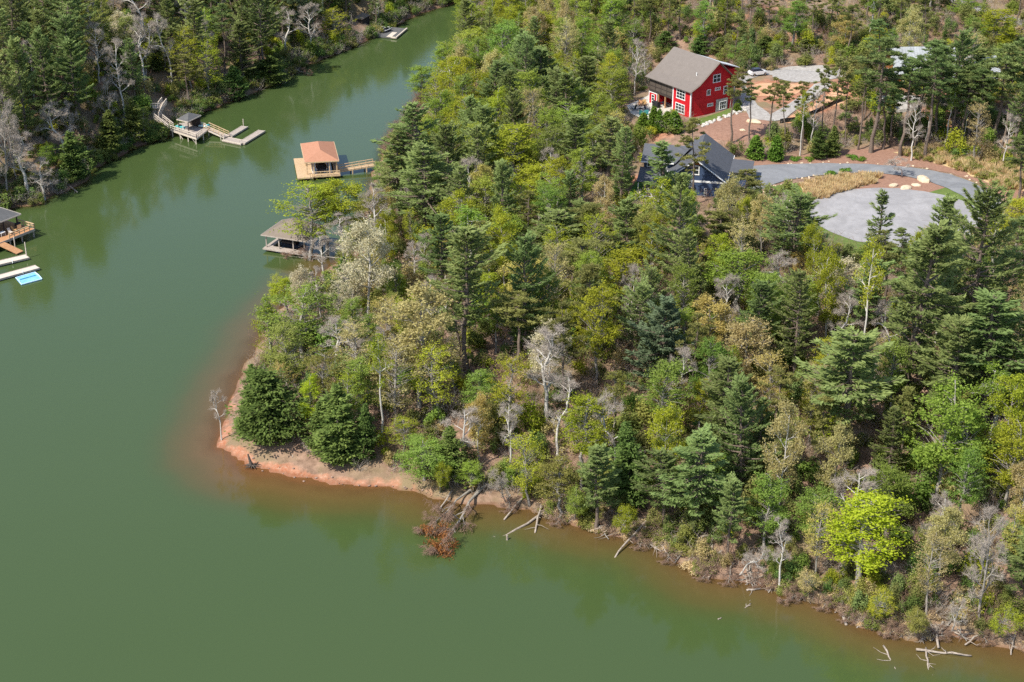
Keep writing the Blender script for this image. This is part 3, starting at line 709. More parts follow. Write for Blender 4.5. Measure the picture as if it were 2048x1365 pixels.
m = MB(); m.slab([(.3, -.2, .7), (lx - .3, -.2, .7), (lx - .3, 1.5, .7), (.3, 1.5, .7)], .25); m.slab([(.3, 1.52, .7), (1.6, 1.52, .7), (1.6, ly, .7), (.3, ly, .7)], .25)
m.build('deck', M['wood_grey'], root)
br = empty('covered_boat', base + ex * 2.6 + ey * 3.4, az - math.pi / 2 + 1.57, 'dark covered boat moored below the brown roof', 'boat')
m = MB(); V = []
for x, hw, zb in ((0, 1.0, .3), (2.5, 1.1, .25), (4.2, .7, .35), (5.0, .05, .6)): V += [(x, -hw, 1.1), (x, -hw * .7, zb), (x, hw * .7, zb), (x, hw, 1.1)]
m.add(V, [(i * 4 + j, i * 4 + j + 1, i * 4 + j + 5, i * 4 + j + 4) for i in range(3) for j in range(3)] + [(3, 2, 1, 0)] + [(i * 4, i * 4 + 4, i * 4 + 7, i * 4 + 3) for i in range(3)]); fixn(m.build('hull', M['boat_navy'], br))
MB().bar((.3, 0, 1.3), (3.2, 0, 1.3), 1.5, .4).build('boat_cover', M['wood_dark'], br)

# ---- pavilion dock on the far bank
ZD = 1.6
P_ = [at(341, 259.5, ZD), at(393, 277, ZD), at(417, 258, ZD), at(365, 242, ZD)]
c = P_[0]; root = empty('pavilion_dock', (c[0], c[1], 0), 0, 'weathered dock with dark hip-roofed pavilion and railings', 'dock')
o = np.array([c[0], c[1], 0]); Pd = [p - o for p in P_]
MB().slab(Pd, .3).build('deck', M['wood_grey'], root)
m = MB(); up = np.array([0, 0, 1.0])
rail(m, Pd[0], Pd[1], 1.0, 6, .11); rail(m, Pd[1], Pd[1] + (Pd[2] - Pd[1]) * .45, 1.0, 3, .11); rail(m, Pd[2] + (Pd[3] - Pd[2]) * .1, Pd[3], 1.0, 5, .11)
m.build('railing', M['wood_pale'], root)
m = MB()
for a_, b_ in ((0, 1), (1, 2)): m.bar(Pd[a_] - up * .2, Pd[b_] - up * .2, .12, .34)
m.build('rim_joist', M['wood_pale'], root)
for t, s_ in ((.05, 0), (.35, 0), (.65, 0), (.95, 0), (.5, 1), (.95, 1)):
    a_, b_ = (Pd[0], Pd[1]) if s_ == 0 else (Pd[1], Pd[2]); q = a_ + (b_ - a_) * t + (Pd[3] - Pd[0]) * .04
    MB().bar((q[0], q[1], -1.5), q - up * .1, .2, .2).build('post', M['wood_pale'], root)
for t, dx, dy in ((.8, .8, .2), (.3, 1, -.2)): q = Pd[0] + (Pd[1] - Pd[0]) * t; MB().bar(q - up * .2, q + np.array([dx, dy, -1.6]), .14, .14).build('brace', M['wood_pale'], root)
ZP = 4.3
Rl, Rf, Rr = at(353, 239, ZP) - o, at(375.5, 244, ZP) - o, at(402.5, 231, ZP) - o; Rb = Rl + Rr - Rf; apx = (Rl + Rr) / 2 + up * 1.15
a0 = apx + (Rl - Rf) * .0; m = MB()
for a_, b_ in ((Rl, Rf), (Rf, Rr), (Rr, Rb), (Rb, Rl)): m.slab([a_, b_, apx], .12)
roof = m.build('roof', M['shingle_charcoal'], root)
m = MB()
for a_, b_ in ((Rl, Rf), (Rf, Rr), (Rr, Rb), (Rb, Rl)): m.bar(a_ - up * .08, b_ - up * .08, .08, .18)
m.build('fascia', M['wood_pale'], roof)
cen = (Rl + Rr) / 2
for k_ in (Rl, Rf, Rr, Rb):
    q = cen + (k_ - cen) * .86; MB().bar((q[0], q[1], ZD), (q[0], q[1], ZP - .05), .2, .2).build('pavilion_post', M['wood_dark'], root)
m = MB(); q0, q1 = cen + (Rr - cen) * .84, cen + (Rb - cen) * .84; m.bar((q0[0], q0[1], ZD + 1.0), (q1[0], q1[1], ZD + 1.0), .1, 2.0); m.build('screen_wall', M['wood_dark'], root)
# gangway and U-shaped float
w0 = at(413, 256, 1.55); w1 = at(453, 274, .6)
root = empty('floating_dock', (w1[0], w1[1], 0), 0, 'grey U-shaped floating dock with gangway and two fingers', 'dock')
o = np.array([w1[0], w1[1], 0]); ed = MB()
m = MB(); walk(m, w0 - o, w1 - o, 1.7, .15, ed); gw = m.build('gangway', M['wood_grey'], root)
d_ = w1 - w0; d_[2] = 0; d_ /= np.linalg.norm(d_); n_ = np.array([-d_[1], d_[0], 0]) * .85
m = MB(); rail(m, w0 - o + n_, w1 - o + n_, 1.0, 4, .1); rail(m, w0 - o - n_, w1 - o - n_, 1.0, 4, .1); m.build('gangway_rail', M['wood_new'], root)
for nm, a_, b_, w_ in (('cross_float', at(450, 277.5, .5), at(488, 285.3, .5), 2.2), ('finger', at(458, 272, .51), at(490, 252.8, .51), 1.5), ('finger', at(483, 286, .52), at(524, 261, .52), 1.6)):
    m = MB(); walk(m, a_ - o, b_ - o, w_, .4, ed); m.build(nm, M['wood_grey'], root)
ed.build('edge_board', M['wood_pale'], root)
for x, y in ((442, 281), (448, 283), (487, 252)): q = at(x, y, 0) - o; MB().tube([(q[0], q[1], -1.5), (q[0], q[1], 1.6)], .1, 8).build('pile', M['wood_pale'], root)
# stairs up the bank
pts = [at(342, 257, 1.65), at(313, 234, 3.6), at(322, 214, 5.6), at(329, 205, 6.4)]
root = empty('bank_stairs', pts[0] * (1, 1, 0), 0, 'weathered stairway with pale railings climbing the wooded bank', 'stairs'); o = pts[0] * (1, 1, 0)
for i in range(3):
    a_, b_ = pts[i] - o, pts[i + 1] - o; d_ = b_ - a_; L = np.linalg.norm(d_); dh = d_ * (1, 1, 0); dh /= np.linalg.norm(dh); n_ = np.array([-dh[1], dh[0], 0]) * .8
    m = MB(); ns = max(6, int(L / .42))
    for k_ in range(ns):
        q = a_ + d_ * (k_ + .5) / ns; m.bar(q - n_, q + n_, .34, .07)
    for s_ in (-1, 1): m.bar(a_ + n_ * s_ * .98 - up * .15, b_ + n_ * s_ * .98 - up * .15, .1, .26)
    m.build('flight', M['wood_grey'], root)
    m = MB(); rail(m, a_ + n_, b_ + n_, 1.0, 4, .12); rail(m, a_ - n_, b_ - n_, 1.0, 4, .12); m.build('handrail', M['wood_pale'], root)
    for t in (.1, .6):
        q = a_ + d_ * t; MB().bar((q[0], q[1], max(tz(q[0] + o[0], q[1] + o[1]) - .8, -1)), q - up * .1, .16, .16).build('post', M['wood_grey'], root)
q0 = at(303, 214, 6.0) - o; m = MB(); walk(m, pts[2] - o, q0, 1.8, .2); m.build('landing', M['wood_grey'], root)
m = MB(); rail(m, pts[2] - o + (0, -.9, .05), q0 + (0, -.9, .05), 1.0, 4, .12); m.build('handrail', M['wood_pale'], root)
# things on the dock
p = at(361, 257, ZD); k_ = empty('kayak', p, -.5, 'turquoise kayak leaning beside the pavilion post', 'kayak')
m = MB(); m.tube([(-1.5, 0, .3), (-1.1, 0, .3), (-.3, 0, .32), (.5, 0, .32), (1.2, 0, .36), (1.6, 0, .5)], [.04, .22, .36, .36, .22, .04], 10); m.build('hull', M['teal'], k_, True)
m = MB(); m.tube([(-.4, 0, .66), (0, 0, .7), (.4, 0, .66)], [.2, .26, .2], 8); m.build('cockpit', M['black'], k_, True)
p = at(409, 254.5, ZD); k_ = empty('inflatable_float', p, -.35, 'pale aqua inflatable float at the right end of the pavilion deck', 'pool float')
m = MB()
for y in (-.5, -.17, .17, .5): m.tube([(-1.25, y, .3), (-1.1, y, .3), (1.1, y, .3), (1.25, y, .3)], [.1, .2, .2, .1], 10)
m.build('tube', M['aqua'], k_, True); MB().tube([(.9, -.6, .55), (1.0, 0, .62), (.9, .6, .55)], .16, 8).build('pillow', M['teal'], k_, True)
for x_, y_, mm, lb in ((368, 258, 'white', 'small white cooler on the pavilion deck'), (374, 258, 'wood_pale', 'pale deck box beside the white cooler')):
    p = at(x_, y_, ZD); k_ = empty('deck_box', p, .3, lb, 'box'); MB().box(-.4, .4, -.3, .3, 0, .45).build('body', M[mm], k_); MB().box(-.43, .43, -.33, .33, .45, .53).build('lid', M['white'], k_)

# ---- left boathouse with sun deck
ZD = 1.7
D = [at(19, 478, ZD), at(69, 458, ZD)]; o = np.array([D[0][0], D[0][1], 0]); d_ = D[1] - D[0]; L = np.linalg.norm(d_); az = math.atan2(d_[1], d_[0])
root = empty('boathouse', o, az, 'charcoal-roofed boathouse with railed cedar sun deck at left edge', 'boathouse')
MB().slab([(-5, 0, ZD), (L, 0, ZD), (L, 9.5, ZD), (-5, 9.5, ZD)], .3).build('deck', M['wood_orange'], root)
m = MB(); rail(m, (0, 0, ZD), (L, 0, ZD), 1.0, 5, .13); rail(m, (L, 0, ZD), (L, 4.5, ZD), 1.0, 3, .13); m.build('railing', M['wood_new'], root)
m = MB(); m.bar((-5, -.06, ZD - .2), (L, -.06, ZD - .2), .1, .45); m.bar((L + .06, 0, ZD - .2), (L + .06, 9.5, ZD - .2), .1, .45); m.build('rim_joist', M['wood_grey'], root)
for x, y in ((.2, .2), (L * .5, .2), (L - .2, .2), (L - .2, 4.5), (L - .2, 9), (-3, .2)): MB().bar((x, y, -1.5), (x, y, ZD - .1), .22, .22).build('post', M['wood_grey'], root)
rx0, rx1, ry0, ry1, rz, rh = -9, L - .6, 2.6, 10.2, 4.4, 6.3; m = MB(); yr = (ry0 + ry1) / 2
m.slab([(rx0, ry0, rz), (rx1, ry0, rz), (rx1 - 3, yr, rh), (rx0, yr, rh)], .15).slab([(rx1, ry0, rz), (rx1, ry1, rz), (rx1 - 3, yr, rh)], .15).slab([(rx0, yr, rh), (rx1 - 3, yr, rh), (rx1, ry1, rz), (rx0, ry1, rz)], .15)
roof = m.build('roof', M['shingle_charcoal'], root)
m = MB(); m.bar((rx0, yr + .02, rh + .22), (rx1 - 3.2, yr + .02, rh + .22), .9, .3); m.build('ridge_vent', M['shingle_charcoal'], roof)
m = MB(); m.bar((rx0, ry0, rz - .1), (rx1, ry0, rz - .1), .1, .2); m.bar((rx1, ry0, rz - .1), (rx1, ry1, rz - .1), .1, .2); m.bar((rx1, ry0, rz), (rx1 - 3, yr, rh), .1, .1); m.build('fascia', M['wood_pale'], roof)
for x, y in ((rx1 - .7, ry0 + .6), (rx1 - 4, ry0 + .6), (rx1 - 7, ry0 + .6), (rx1 - .7, ry1 - .6)): MB().bar((x, y, ZD), (x, y, rz - .05), .2, .2).build('roof_post', M['wood_dark'], root)
MB().box(rx0, rx1 - 4.5, ry0 + 2.4, ry1 - .4, ZD, rz - .05).build('boat_store', M['wood_dark'], root)
m = MB(); m.slab([(-3.2, -.4, ZD - .02), (-1.6, -.4, ZD - .02), (-.6, -4.2, .35), (-2.2, -4.2, .35)], .18); m.build('ramp', M['wood_orange'], root)
M4 = Matrix.Translation(Vector(o)) @ Matrix.Rotation(az, 4, 'Z')
def deckpt(x, y, z): return M4 @ Vector((x, y, z))
k_ = empty('patio_table', deckpt(.3, 2.3, ZD), az, 'small white table on the cedar sun deck', 'table')
MB().box(-.55, .55, -.4, .4, .68, .76).build('table_top', M['white'], k_)
for x in (-.45, .45):
    for y in (-.3, .3): MB().bar((x, y, 0), (x, y, .68), .07, .07).build('leg', M['white'], k_)
for i, (x, y, mm, lb) in enumerate(((1.9, 1.7, 'wood_pale', 'pale deck chair in the middle of the cedar sun deck'), (3.2, 2.0, 'adirondack', 'tan deck chair near the right railing of sun deck'))):
    k_ = empty('deck_chair', deckpt(x, y, ZD), az + .5 * i, lb, 'chair', 'chairs on the cedar sun deck')
    MB().box(-.3, .3, -.3, .3, .36, .44).build('seat', M[mm], k_)
    m = MB(); m.slab([(-.3, .28, .4), (.3, .28, .4), (.3, .62, 1.1), (-.3, .62, 1.1)], .06); m.build('backrest', M[mm], k_)
    for xx in (-.27, .27):
        for yy in (-.27, .27): MB().bar((xx, yy, 0), (xx, yy, .37), .06, .06).build('leg', M[mm], k_)
k_ = empty('grill', deckpt(4.5, 2.6, ZD), az, 'grey covered grill under the charcoal roof edge', 'grill')
MB().box(-.5, .5, -.35, .35, .1, .95).build('cabinet', M['silver'], k_); MB().tube([(-.5, 0, .98), (.5, 0, .98)], .34, 10).build('hood', M['black'], k_)
# floats in front of it
for nm, a_, b_, w_, lb in (('floating_dock', at(-40, 535, .5), at(55, 512.5, .5), 1.9, 'weathered plank float below the sun deck, the upper of two'), ('floating_dock', at(-40, 565, .5), at(75, 533.5, .5), 1.8, 'weathered plank float beside the blue foam mat')):
    r_ = empty(nm, (b_[0], b_[1], 0), 0, lb, 'dock', 'floats at the left edge'); o2 = np.array([b_[0], b_[1], 0]); ed = MB()
    m = MB(); walk(m, a_ - o2, b_ - o2, w_, .3, ed); m.build('deck', M['wood_pale'], r_); ed.build('edge_board', M['wood_grey'], r_)
    m = MB(); q = (a_ - o2); d_ = (b_ - a_); m.bar(q - (0, 0, .45), b_ - o2 - d_ / np.linalg.norm(d_) * .3 - (0, 0, .45), w_ * .85, .5); m.build('pontoon', M['boat_navy'], r_)
    q = (b_ - o2) - d_ / np.linalg.norm(d_) * 2.6; MB().bar(q + (-.1, -w_ * .62, 0), q + (.1, -w_ * .62, 0), .25, .5).build('cleat', M['white'], r_)
for x, y, h, lb in ((53.5, 517, 3.2, 'tall thin pole at the end of the upper float'), (30, 495, 2.0, 'short pale mooring post below the sun deck')):
    q = at(x, y, 0); k_ = link('mooring_post', mesh('mooring_post', *(lambda b: (np.array(b.v), b.f))(MB().tube([(0, 0, -2), (.02, 0, h * .6), (.0, 0, h), (0, 0, h + .06)], [.1, .095, .09, .03], 8)), M['wood_pale']))
    k_.location = (q[0], q[1], 0); tag(k_, lb, 'post')
MQ = [at(31.5, 556, .16), at(70, 545, .16), at(84, 558.5, .16), at(43, 569.5, .16)]; cq = sum(MQ) / 4
k_ = empty('foam_mat', (cq[0], cq[1], 0), 0, 'bright blue foam water mat floating by the plank float', 'water mat')
loc = [p - (cq[0], cq[1], 0) for p in MQ]; m = MB(); m.slab(loc, .2); m.build('mat', M['blue_mat'], k_)
m = MB()
for i in range(4): m.tube([loc[i] + (0, 0, .03), (loc[i] + loc[(i + 1) % 4]) / 2 + (.05, .1, .03), loc[(i + 1) % 4] + (0, 0, .03)], .09, 6)
m.build('rim', M['blue_edge'], k_)
m = MB(); m.tube([loc[0] * .5 + loc[3] * .3 + (0, 0, .12), loc[1] * .5 + loc[2] * .3 + (0, 0, .12)], .08, 6); m.build('strap', M['teal'], k_)

# ---- far hut and float at the top of the channel
q = at(724, 50, 0); o = np.array([q[0], q[1], 0]); root = empty('shore_hut', o, 0, 'small dark hut with mossy hip roof on the far bank', 'hut')
Z1 = 3.6; e1, e2, e3 = at(708, 37, Z1) - o, at(724.5, 39.5, Z1) - o, at(741.5, 30.5, Z1) - o; e4 = e1 + e3 - e2; ap_ = (e1 + e3) / 2 + (0, 0, 1.2); m = MB()
for a_, b_ in ((e1, e2), (e2, e3), (e3, e4), (e4, e1)): m.slab([a_, b_, ap_], .12)
m.build('roof', M['shingle_brown'], root)
ce = (e1 + e3) / 2; cs = [ce + (k - ce) * .82 for k in (e1, e2, e3, e4)]
m = MB(); m.add([(p[0], p[1], .9) for p in cs] + [(p[0], p[1], Z1 - .02) for p in cs], [(0, 1, 2, 3), (4, 5, 6, 7)] + [(i, (i + 1) % 4, (i + 1) % 4 + 4, i + 4) for i in range(4)]); fixn(m.build('wall', M['wood_dark'], root))
m = MB(); m.bar(cs[0] * (1, 1, 0) + (0, -.1, 2.0), cs[1] * (1, 1, 0) + (0, -.1, 2.0), .1, .14); m.bar(cs[0] * (1, 1, 0) + (0, -.15, .9), cs[1] * (1, 1, 0) + (0, -.15, .9), .15, .3); m.build('rail', M['wood_pale'], root)
for p in cs: MB().bar((p[0], p[1], -1.5), (p[0], p[1], .92), .2, .2).build('post', M['wood_grey'], root)
Fq = [at(741, 71, .45), at(792, 76, .45), at(814, 57.5, .45), at(764, 52.5, .45)]; o = np.array([*((Fq[0] + Fq[2]) / 2)[:2], 0])
root = empty('floating_dock', o, 0, 'dark square float with white edges near the channel head', 'dock'); Fl = [p - o for p in Fq]
MB().slab(Fl, .35).build('deck', M['shingle_charcoal'], root)
m = MB(); m.bar(Fl[1], Fl[2], .35, .4); m.bar(Fl[0] + (Fl[1] - Fl[0]) * .8, Fl[1], .3, .4); m.build('edge_board', M['wood_pale'], root)
m = MB(); q0, q1 = Fl[0] + (Fl[1] - Fl[0]) * .72 + (0, 0, .03), Fl[3] + (Fl[2] - Fl[3]) * .75 + (0, 0, .03); m.bar(q0, q0 + (q1 - q0) * .5, 1.4, .06); m.build('ramp_board', M['wood_pale'], root)
for t, lb in ((.2, 'dark jet ski with white trim parked on far float, left one'), (.45, 'dark jet ski on the far float, right one')):
    q = Fl[0] + (Fl[1] - Fl[0]) * t + (Fl[3] - Fl[0]) * .5 + o
    k_ = empty('jet_ski', (q[0], q[1], .47), .9, lb, 'jet ski', 'jet skis on the far float')
    m = MB(); m.tube([(-1.6, 0, .45), (-1.4, 0, .4), (.2, 0, .42), (1.1, 0, .5), (1.7, 0, .65)], [.3, .5, .55, .42, .06], 10); m.build('hull', M['boat_navy'], k_, True)
    MB().bar((-1.0, 0, .98), (.2, 0, 1.0), .45, .3).build('seat', M['black'], k_); MB().bar((.5, -.42, 1.2), (.5, .42, 1.2), .07, .07).build('handlebar', M['white'], k_)
    m = MB(); m.tube([(1.6, .05, .7), (.6, .42, .72), (-1.5, .42, .6)], .08, 5).tube([(1.6, -.05, .7), (.6, -.42, .72), (-1.5, -.42, .6)], .08, 5); m.build('trim', M['white'], k_)

# ------------------------------------------------------------------ yard things
def rock(name, p, sx, sy, sz, material, label, cat, group=None, seed=0):
    bm = bmesh.new(); bmesh.ops.create_icosphere(bm, subdivisions=2, radius=1); r = random.Random(seed)
    ax_ = [Vector((r.gauss(0, 1), r.gauss(0, 1), r.gauss(0, 1))).normalized() for _ in range(9)]; cut = [r.uniform(.62, .9) for _ in ax_]
    for v in bm.verts:
        for a_, c_ in zip(ax_, cut):
            d_ = v.co.dot(a_)
            if d_ > c_: v.co -= a_ * (d_ - c_) * .85
        v.co = Vector((v.co.x * sx, v.co.y * sy, max(v.co.z, -.45) * sz))
    me = bpy.data.meshes.new(name); bm.to_mesh(me); bm.free(); me.materials.append(material)
    o = link(name, me); o.location = (p[0], p[1], p[2] + sz * .25); o.rotation_euler = (0, 0, r.uniform(0, 6.28)); return tag(o, label, cat, group)
for i, (x, y, s_, lb) in enumerate(((1846, 362, 1.9, 'largest pale boulder on the mulched island'), (1787, 373, 1.15, 'leftmost pale boulder above the turning circle'), (1811, 378, 1.35, 'long low boulder nearest the turning circle'), (1832, 372, 1.0, 'small pale boulder between two larger on the island'),
       (1508, 246, 1.7, 'flat pale slab boulder at the foot of the gravel path'), (1486, 262, .8, 'small pale rock on the mulched slope'), (1660, 296, .7, 'pale rock at the top of the mulch bank'))):
    rock('boulder', ground(x, y), s_ * 1.0, s_ * .62, s_ * .42, M['boulder'], lb, 'boulder', seed=i + 2)
M['mud_stone'] = surf('muddy_stone', (.20, .13, .10), (.40, .29, .23), 2, bmp=.5)
# rocks edging the drive and the red house's terrace: small, too many to tell apart singly
def rock_row(name, pts, n, s0, s1, material, label, parent=None):
    V = []; Fc = []; r = random.Random(len(pts) * 7 + n)
    W = [ground(x, y) for x, y in pts]
    for i in range(n):
        t = (i + r.random() * .8) / n * (len(W) - 1); k_ = min(int(t), len(W) - 2); p = W[k_] + (W[k_ + 1] - W[k_]) * (t - k_); p = p + np.array([r.gauss(0, .45), r.gauss(0, .45), 0]); s_ = r.uniform(s0, s1)
        bm = bmesh.new(); bmesh.ops.create_icosphere(bm, subdivisions=1, radius=1)
        b = len(V); rot = Matrix.Rotation(r.uniform(0, 6.28), 3, 'Z')
        for v in bm.verts:
            c_ = rot @ Vector((v.co.x * s_ * r.uniform(.8, 1.4), v.co.y * s_ * r.uniform(.7, 1.1), v.co.z * s_ * .6)); V.append((p[0] + c_.x, p[1] + c_.y, tz(p[0], p[1]) + .12 + c_.z))
        bm.faces.ensure_lookup_table(); Fc += [tuple(v.index + b for v in f.verts) for f in bm.faces]; bm.free()
    return tag(link(name, mesh(name, V, Fc, material)), label, 'rocks', kind='stuff')
rock_row('edging_rocks', [(1500, 392), (1535, 380), (1580, 362), (1640, 351), (1720, 345)], 26, .1, .34, M['boulder'], 'row of pale rocks edging the driveway')
rock_row('edging_rocks', [(1560, 328), (1640, 326), (1740, 327), (1830, 334), (1920, 352), (1960, 366)], 26, .08, .32, M['boulder'], 'scattered pale rocks above the driveway')
rock_row('edging_rocks', [(1400, 252), (1430, 243), (1458, 232), (1482, 222), (1490, 214)], 70, .22, .5, M['white_rock'], 'white stone edging below the red gable wall')
rock_row('edging_rocks', [(1268, 388), (1290, 376), (1300, 372), (1305, 385)], 24, .25, .6, M['boulder'], 'pile of pale rocks at the blue porch corner')
rock_row('edging_rocks', [(480, 925), (560, 946), (640, 962), (720, 970), (800, 976), (850, 985)], 30, .06, .26, M['mud_stone'], 'small stones along the waterline of the clay point')
# car
p = at(1516, 150, Z_RED + .5); p[2] = tz(p[0], p[1]) + .1
k_ = empty('parked_car', p, .35, 'white and dark car parked at the gravel court', 'car')
m = MB(); V = [];
for x, hw, z0, z1 in ((-2.2, .8, .4, .85), (-1.9, .9, .3, 1.0), (-.2, .92, .28, 1.05), (1.3, .9, .28, .98), (2.1, .78, .35, .75)): V += [(x, -hw, z0), (x, -hw, z1), (x, hw, z1), (x, hw, z0)]
m.add(V, [(i * 4 + j, i * 4 + (j + 1) % 4, i * 4 + 4 + (j + 1) % 4, i * 4 + 4 + j) for i in range(4) for j in range(4)] + [(0, 1, 2, 3), (19, 18, 17, 16)]); fixn(m.build('body', M['car_white'], k_))
m = MB(); m.add([(-1.7, -.8, 1.02), (1.0, -.8, 1.02), (.3, -.65, 1.55), (-1.4, -.65, 1.55), (-1.7, .8, 1.02), (1.0, .8, 1.02), (.3, .65, 1.55), (-1.4, .65, 1.55)], [(0, 1, 2, 3), (7, 6, 5, 4), (3, 2, 6, 7), (1, 5, 6, 2), (0, 3, 7, 4)]); fixn(m.build('cabin', M['car_dark'], k_))
for x in (-1.35, 1.3):
    for y in (-.86, .86):
        w_ = MB().tube([(x, y - .1, .33), (x, y + .1, .33)], .33, 12).build('wheel', M['rubber'], k_); MB().tube([(x, y - .12, .33), (x, y + .12, .33)], .18, 10).build('rim', M['silver'], w_)
# retaining edge of black silt fence
m = MB(); W = [ground(x, y) for x, y in ((1560, 247), (1592, 243), (1630, 228), (1668, 210), (1694, 200))]
for a_, b_ in zip(W[:-1], W[1:]): m.bar(a_ + (0, 0, .45), b_ + (0, 0, .45), .06, 1.0)
tag(m.build('silt_fence', M['silt'], None), 'low black silt fence below the orange clay bank', 'fence')
m = MB(); W = [ground(x, y) for x, y in ((1742, 212), (1762, 221), (1800, 225), (1842, 219))]
for a_, b_ in zip(W[:-1], W[1:]): m.bar(a_ + (0, 0, .1), b_ + (0, 0, .1), .4, 1.1)
tag(m.build('retaining_wall', M['stone'], None), 'low grey stone retaining wall below the gravel yard', 'wall')
# patio furniture of the red house
def chair(p, rz, mm, lb):
    k_ = empty('patio_chair', p, rz, lb, 'chair', 'chairs on the patio')
    m = MB(); m.slab([(-.35, -.4, .38), (.35, -.4, .38), (.35, .3, .28), (-.35, .3, .28)], .06); m.build('seat', M[mm], k_)
    m = MB(); m.slab([(-.38, .28, .3), (.38, .28, .3), (.42, .62, 1.15), (-.42, .62, 1.15)], .06); m.build('backrest', M[mm], k_)
    for s_ in (-1, 1):
        MB().box(s_ * .44 - .07, s_ * .44 + .07, -.45, .5, .58, .64).build('armrest', M[mm], k_); MB().bar((s_ * .42, -.4, 0), (s_ * .42, -.4, .58), .1, .06).build('leg', M[mm], k_); MB().bar((s_ * .4, .4, 0), (s_ * .4, .4, .58), .1, .06).build('leg', M[mm], k_)
for x, y, rz, mm, lb in ((1279, 213, -.4, 'wood_orange', 'rust brown patio chair farthest left on the patio'), (1289, 212, .1, 'adirondack', 'tan patio chair beside the rust brown one'), (1294, 222, 1.2, 'car_dark', 'dark patio chair right of the tan chair'), (1284, 231, 2.6, 'teal', 'teal patio chair nearest the hedge, left one'), (1292, 230, 3.2, 'teal', 'teal patio chair nearest the hedge, right one'), (1267, 221, -1.3, 'car_dark', 'dark patio chair at the left patio edge')):
    q = ground(x, y); chair((q[0], q[1], q[2] + .08), rz, mm, lb)
q = ground(1281, 222); k_ = empty('fire_pit', (q[0], q[1], q[2] + .08), 0, 'round grey fire pit ringed by patio chairs', 'fire pit'); MB().tube([(0, 0, 0), (0, 0, .4)], [.75, .7], 14).build('bowl', M['stone'], k_); MB().tube([(0, 0, .4), (0, 0, .44)], [.5, .45], 14).build('ash_bed', M['black'], k_)
for (x, y, z_, lb) in ((-.9, RL - 3.6, 0, 'black covered grill beside the porch store'),):
    q = at_red(x, y, .07); k_ = empty('grill', q, AZ, lb, 'grill'); MB().box(-.4, .4, -.9, .9, 0, .9).build('cabinet', M['black'], k_); MB().tube([(0, -.8, .95), (0, .8, .95)], .38, 8).build('hood', M['black'], k_)
q = at_red(.9, PB + 3.6, .07); k_ = empty('patio_table', q, AZ, 'dark dining table under the screened porch', 'table'); MB().box(-.5, .5, -1.1, 1.1, .7, .77).build('table_top', M['car_dark'], k_)
for x in (-.42, .42):
    for y in (-1, 1): MB().bar((x, y, 0), (x, y, .7), .08, .08).build('leg', M['car_dark'], k_)

# ------------------------------------------------------------------ tree prototypes (mesh data shared by all copies)
def unit(a): return a / (np.linalg.norm(a, axis=-1, keepdims=True) + 1e-9)
def rdir(g, n): return unit(g.normal(size=(n, 3)))
def leaves_mesh(name, C, U, Wd, tint, material):
    """rhombic leaves or needle tufts: centre C, half length vector U, half width vector Wd"""
    n = len(C); V = np.empty((n, 4, 3), np.float32)
    V[:, 0] = C - U; V[:, 1] = C + Wd - U * .15; V[:, 2] = C + U; V[:, 3] = C - Wd - U * .15
    return mesh(name, V.reshape(-1, 3), np.arange(n * 4).reshape(n, 4), material, tint)
def tubes(segs, n=4):
    """tapered limbs, all segments (p0, p1, r0, r1) at once"""
    S = np.array([np.r_[a, b, r0, r1] for a, b, r0, r1 in segs], float); p0, p1 = S[:, :3], S[:, 3:6]
    d = unit(p1 - p0); ref = np.where(np.abs(d[:, 2:3]) < .9, [[0, 0, 1.]], [[1., 0, 0]]); u = unit(np.cross(d, ref)); w = np.cross(d, u)
    k = np.arange(n) * 6.2832 / n; ring = u[:, None] * np.cos(k)[None, :, None] + w[:, None] * np.sin(k)[None, :, None]
    V = np.concatenate([p0[:, None] + ring * S[:, 6, None, None], p1[:, None] + ring * S[:, 7, None, None]], 1)
    b = (np.arange(len(S)) * 2 * n)[:, None, None]; i = np.arange(n); j = (i + 1) % n
    Fc = (np.stack([i, j, j + n, i + n], -1)[None] + b).reshape(-1, 4)
    return V.reshape(-1, 3), Fc
def trunk_line(g, H, top=.92, wander=.012, r=.02, n=9, lean=0.0):
    z = np.linspace(0, H * top, n); off = np.cumsum(g.normal(size=(n, 2)) * H * wander, 0); off[0] = 0; off[:, 0] += lean * z
    P = np.c_[off, z]; P[0, 2] = -.8; rad = H * r * (1 - z / H) ** .8 + .03; rad[0] *= 1.35
    return P, rad
def line_at(P, z):
    return np.array([np.interp(z, P[:, 2], P[:, 0]), np.interp(z, P[:, 2], P[:, 1]), z])

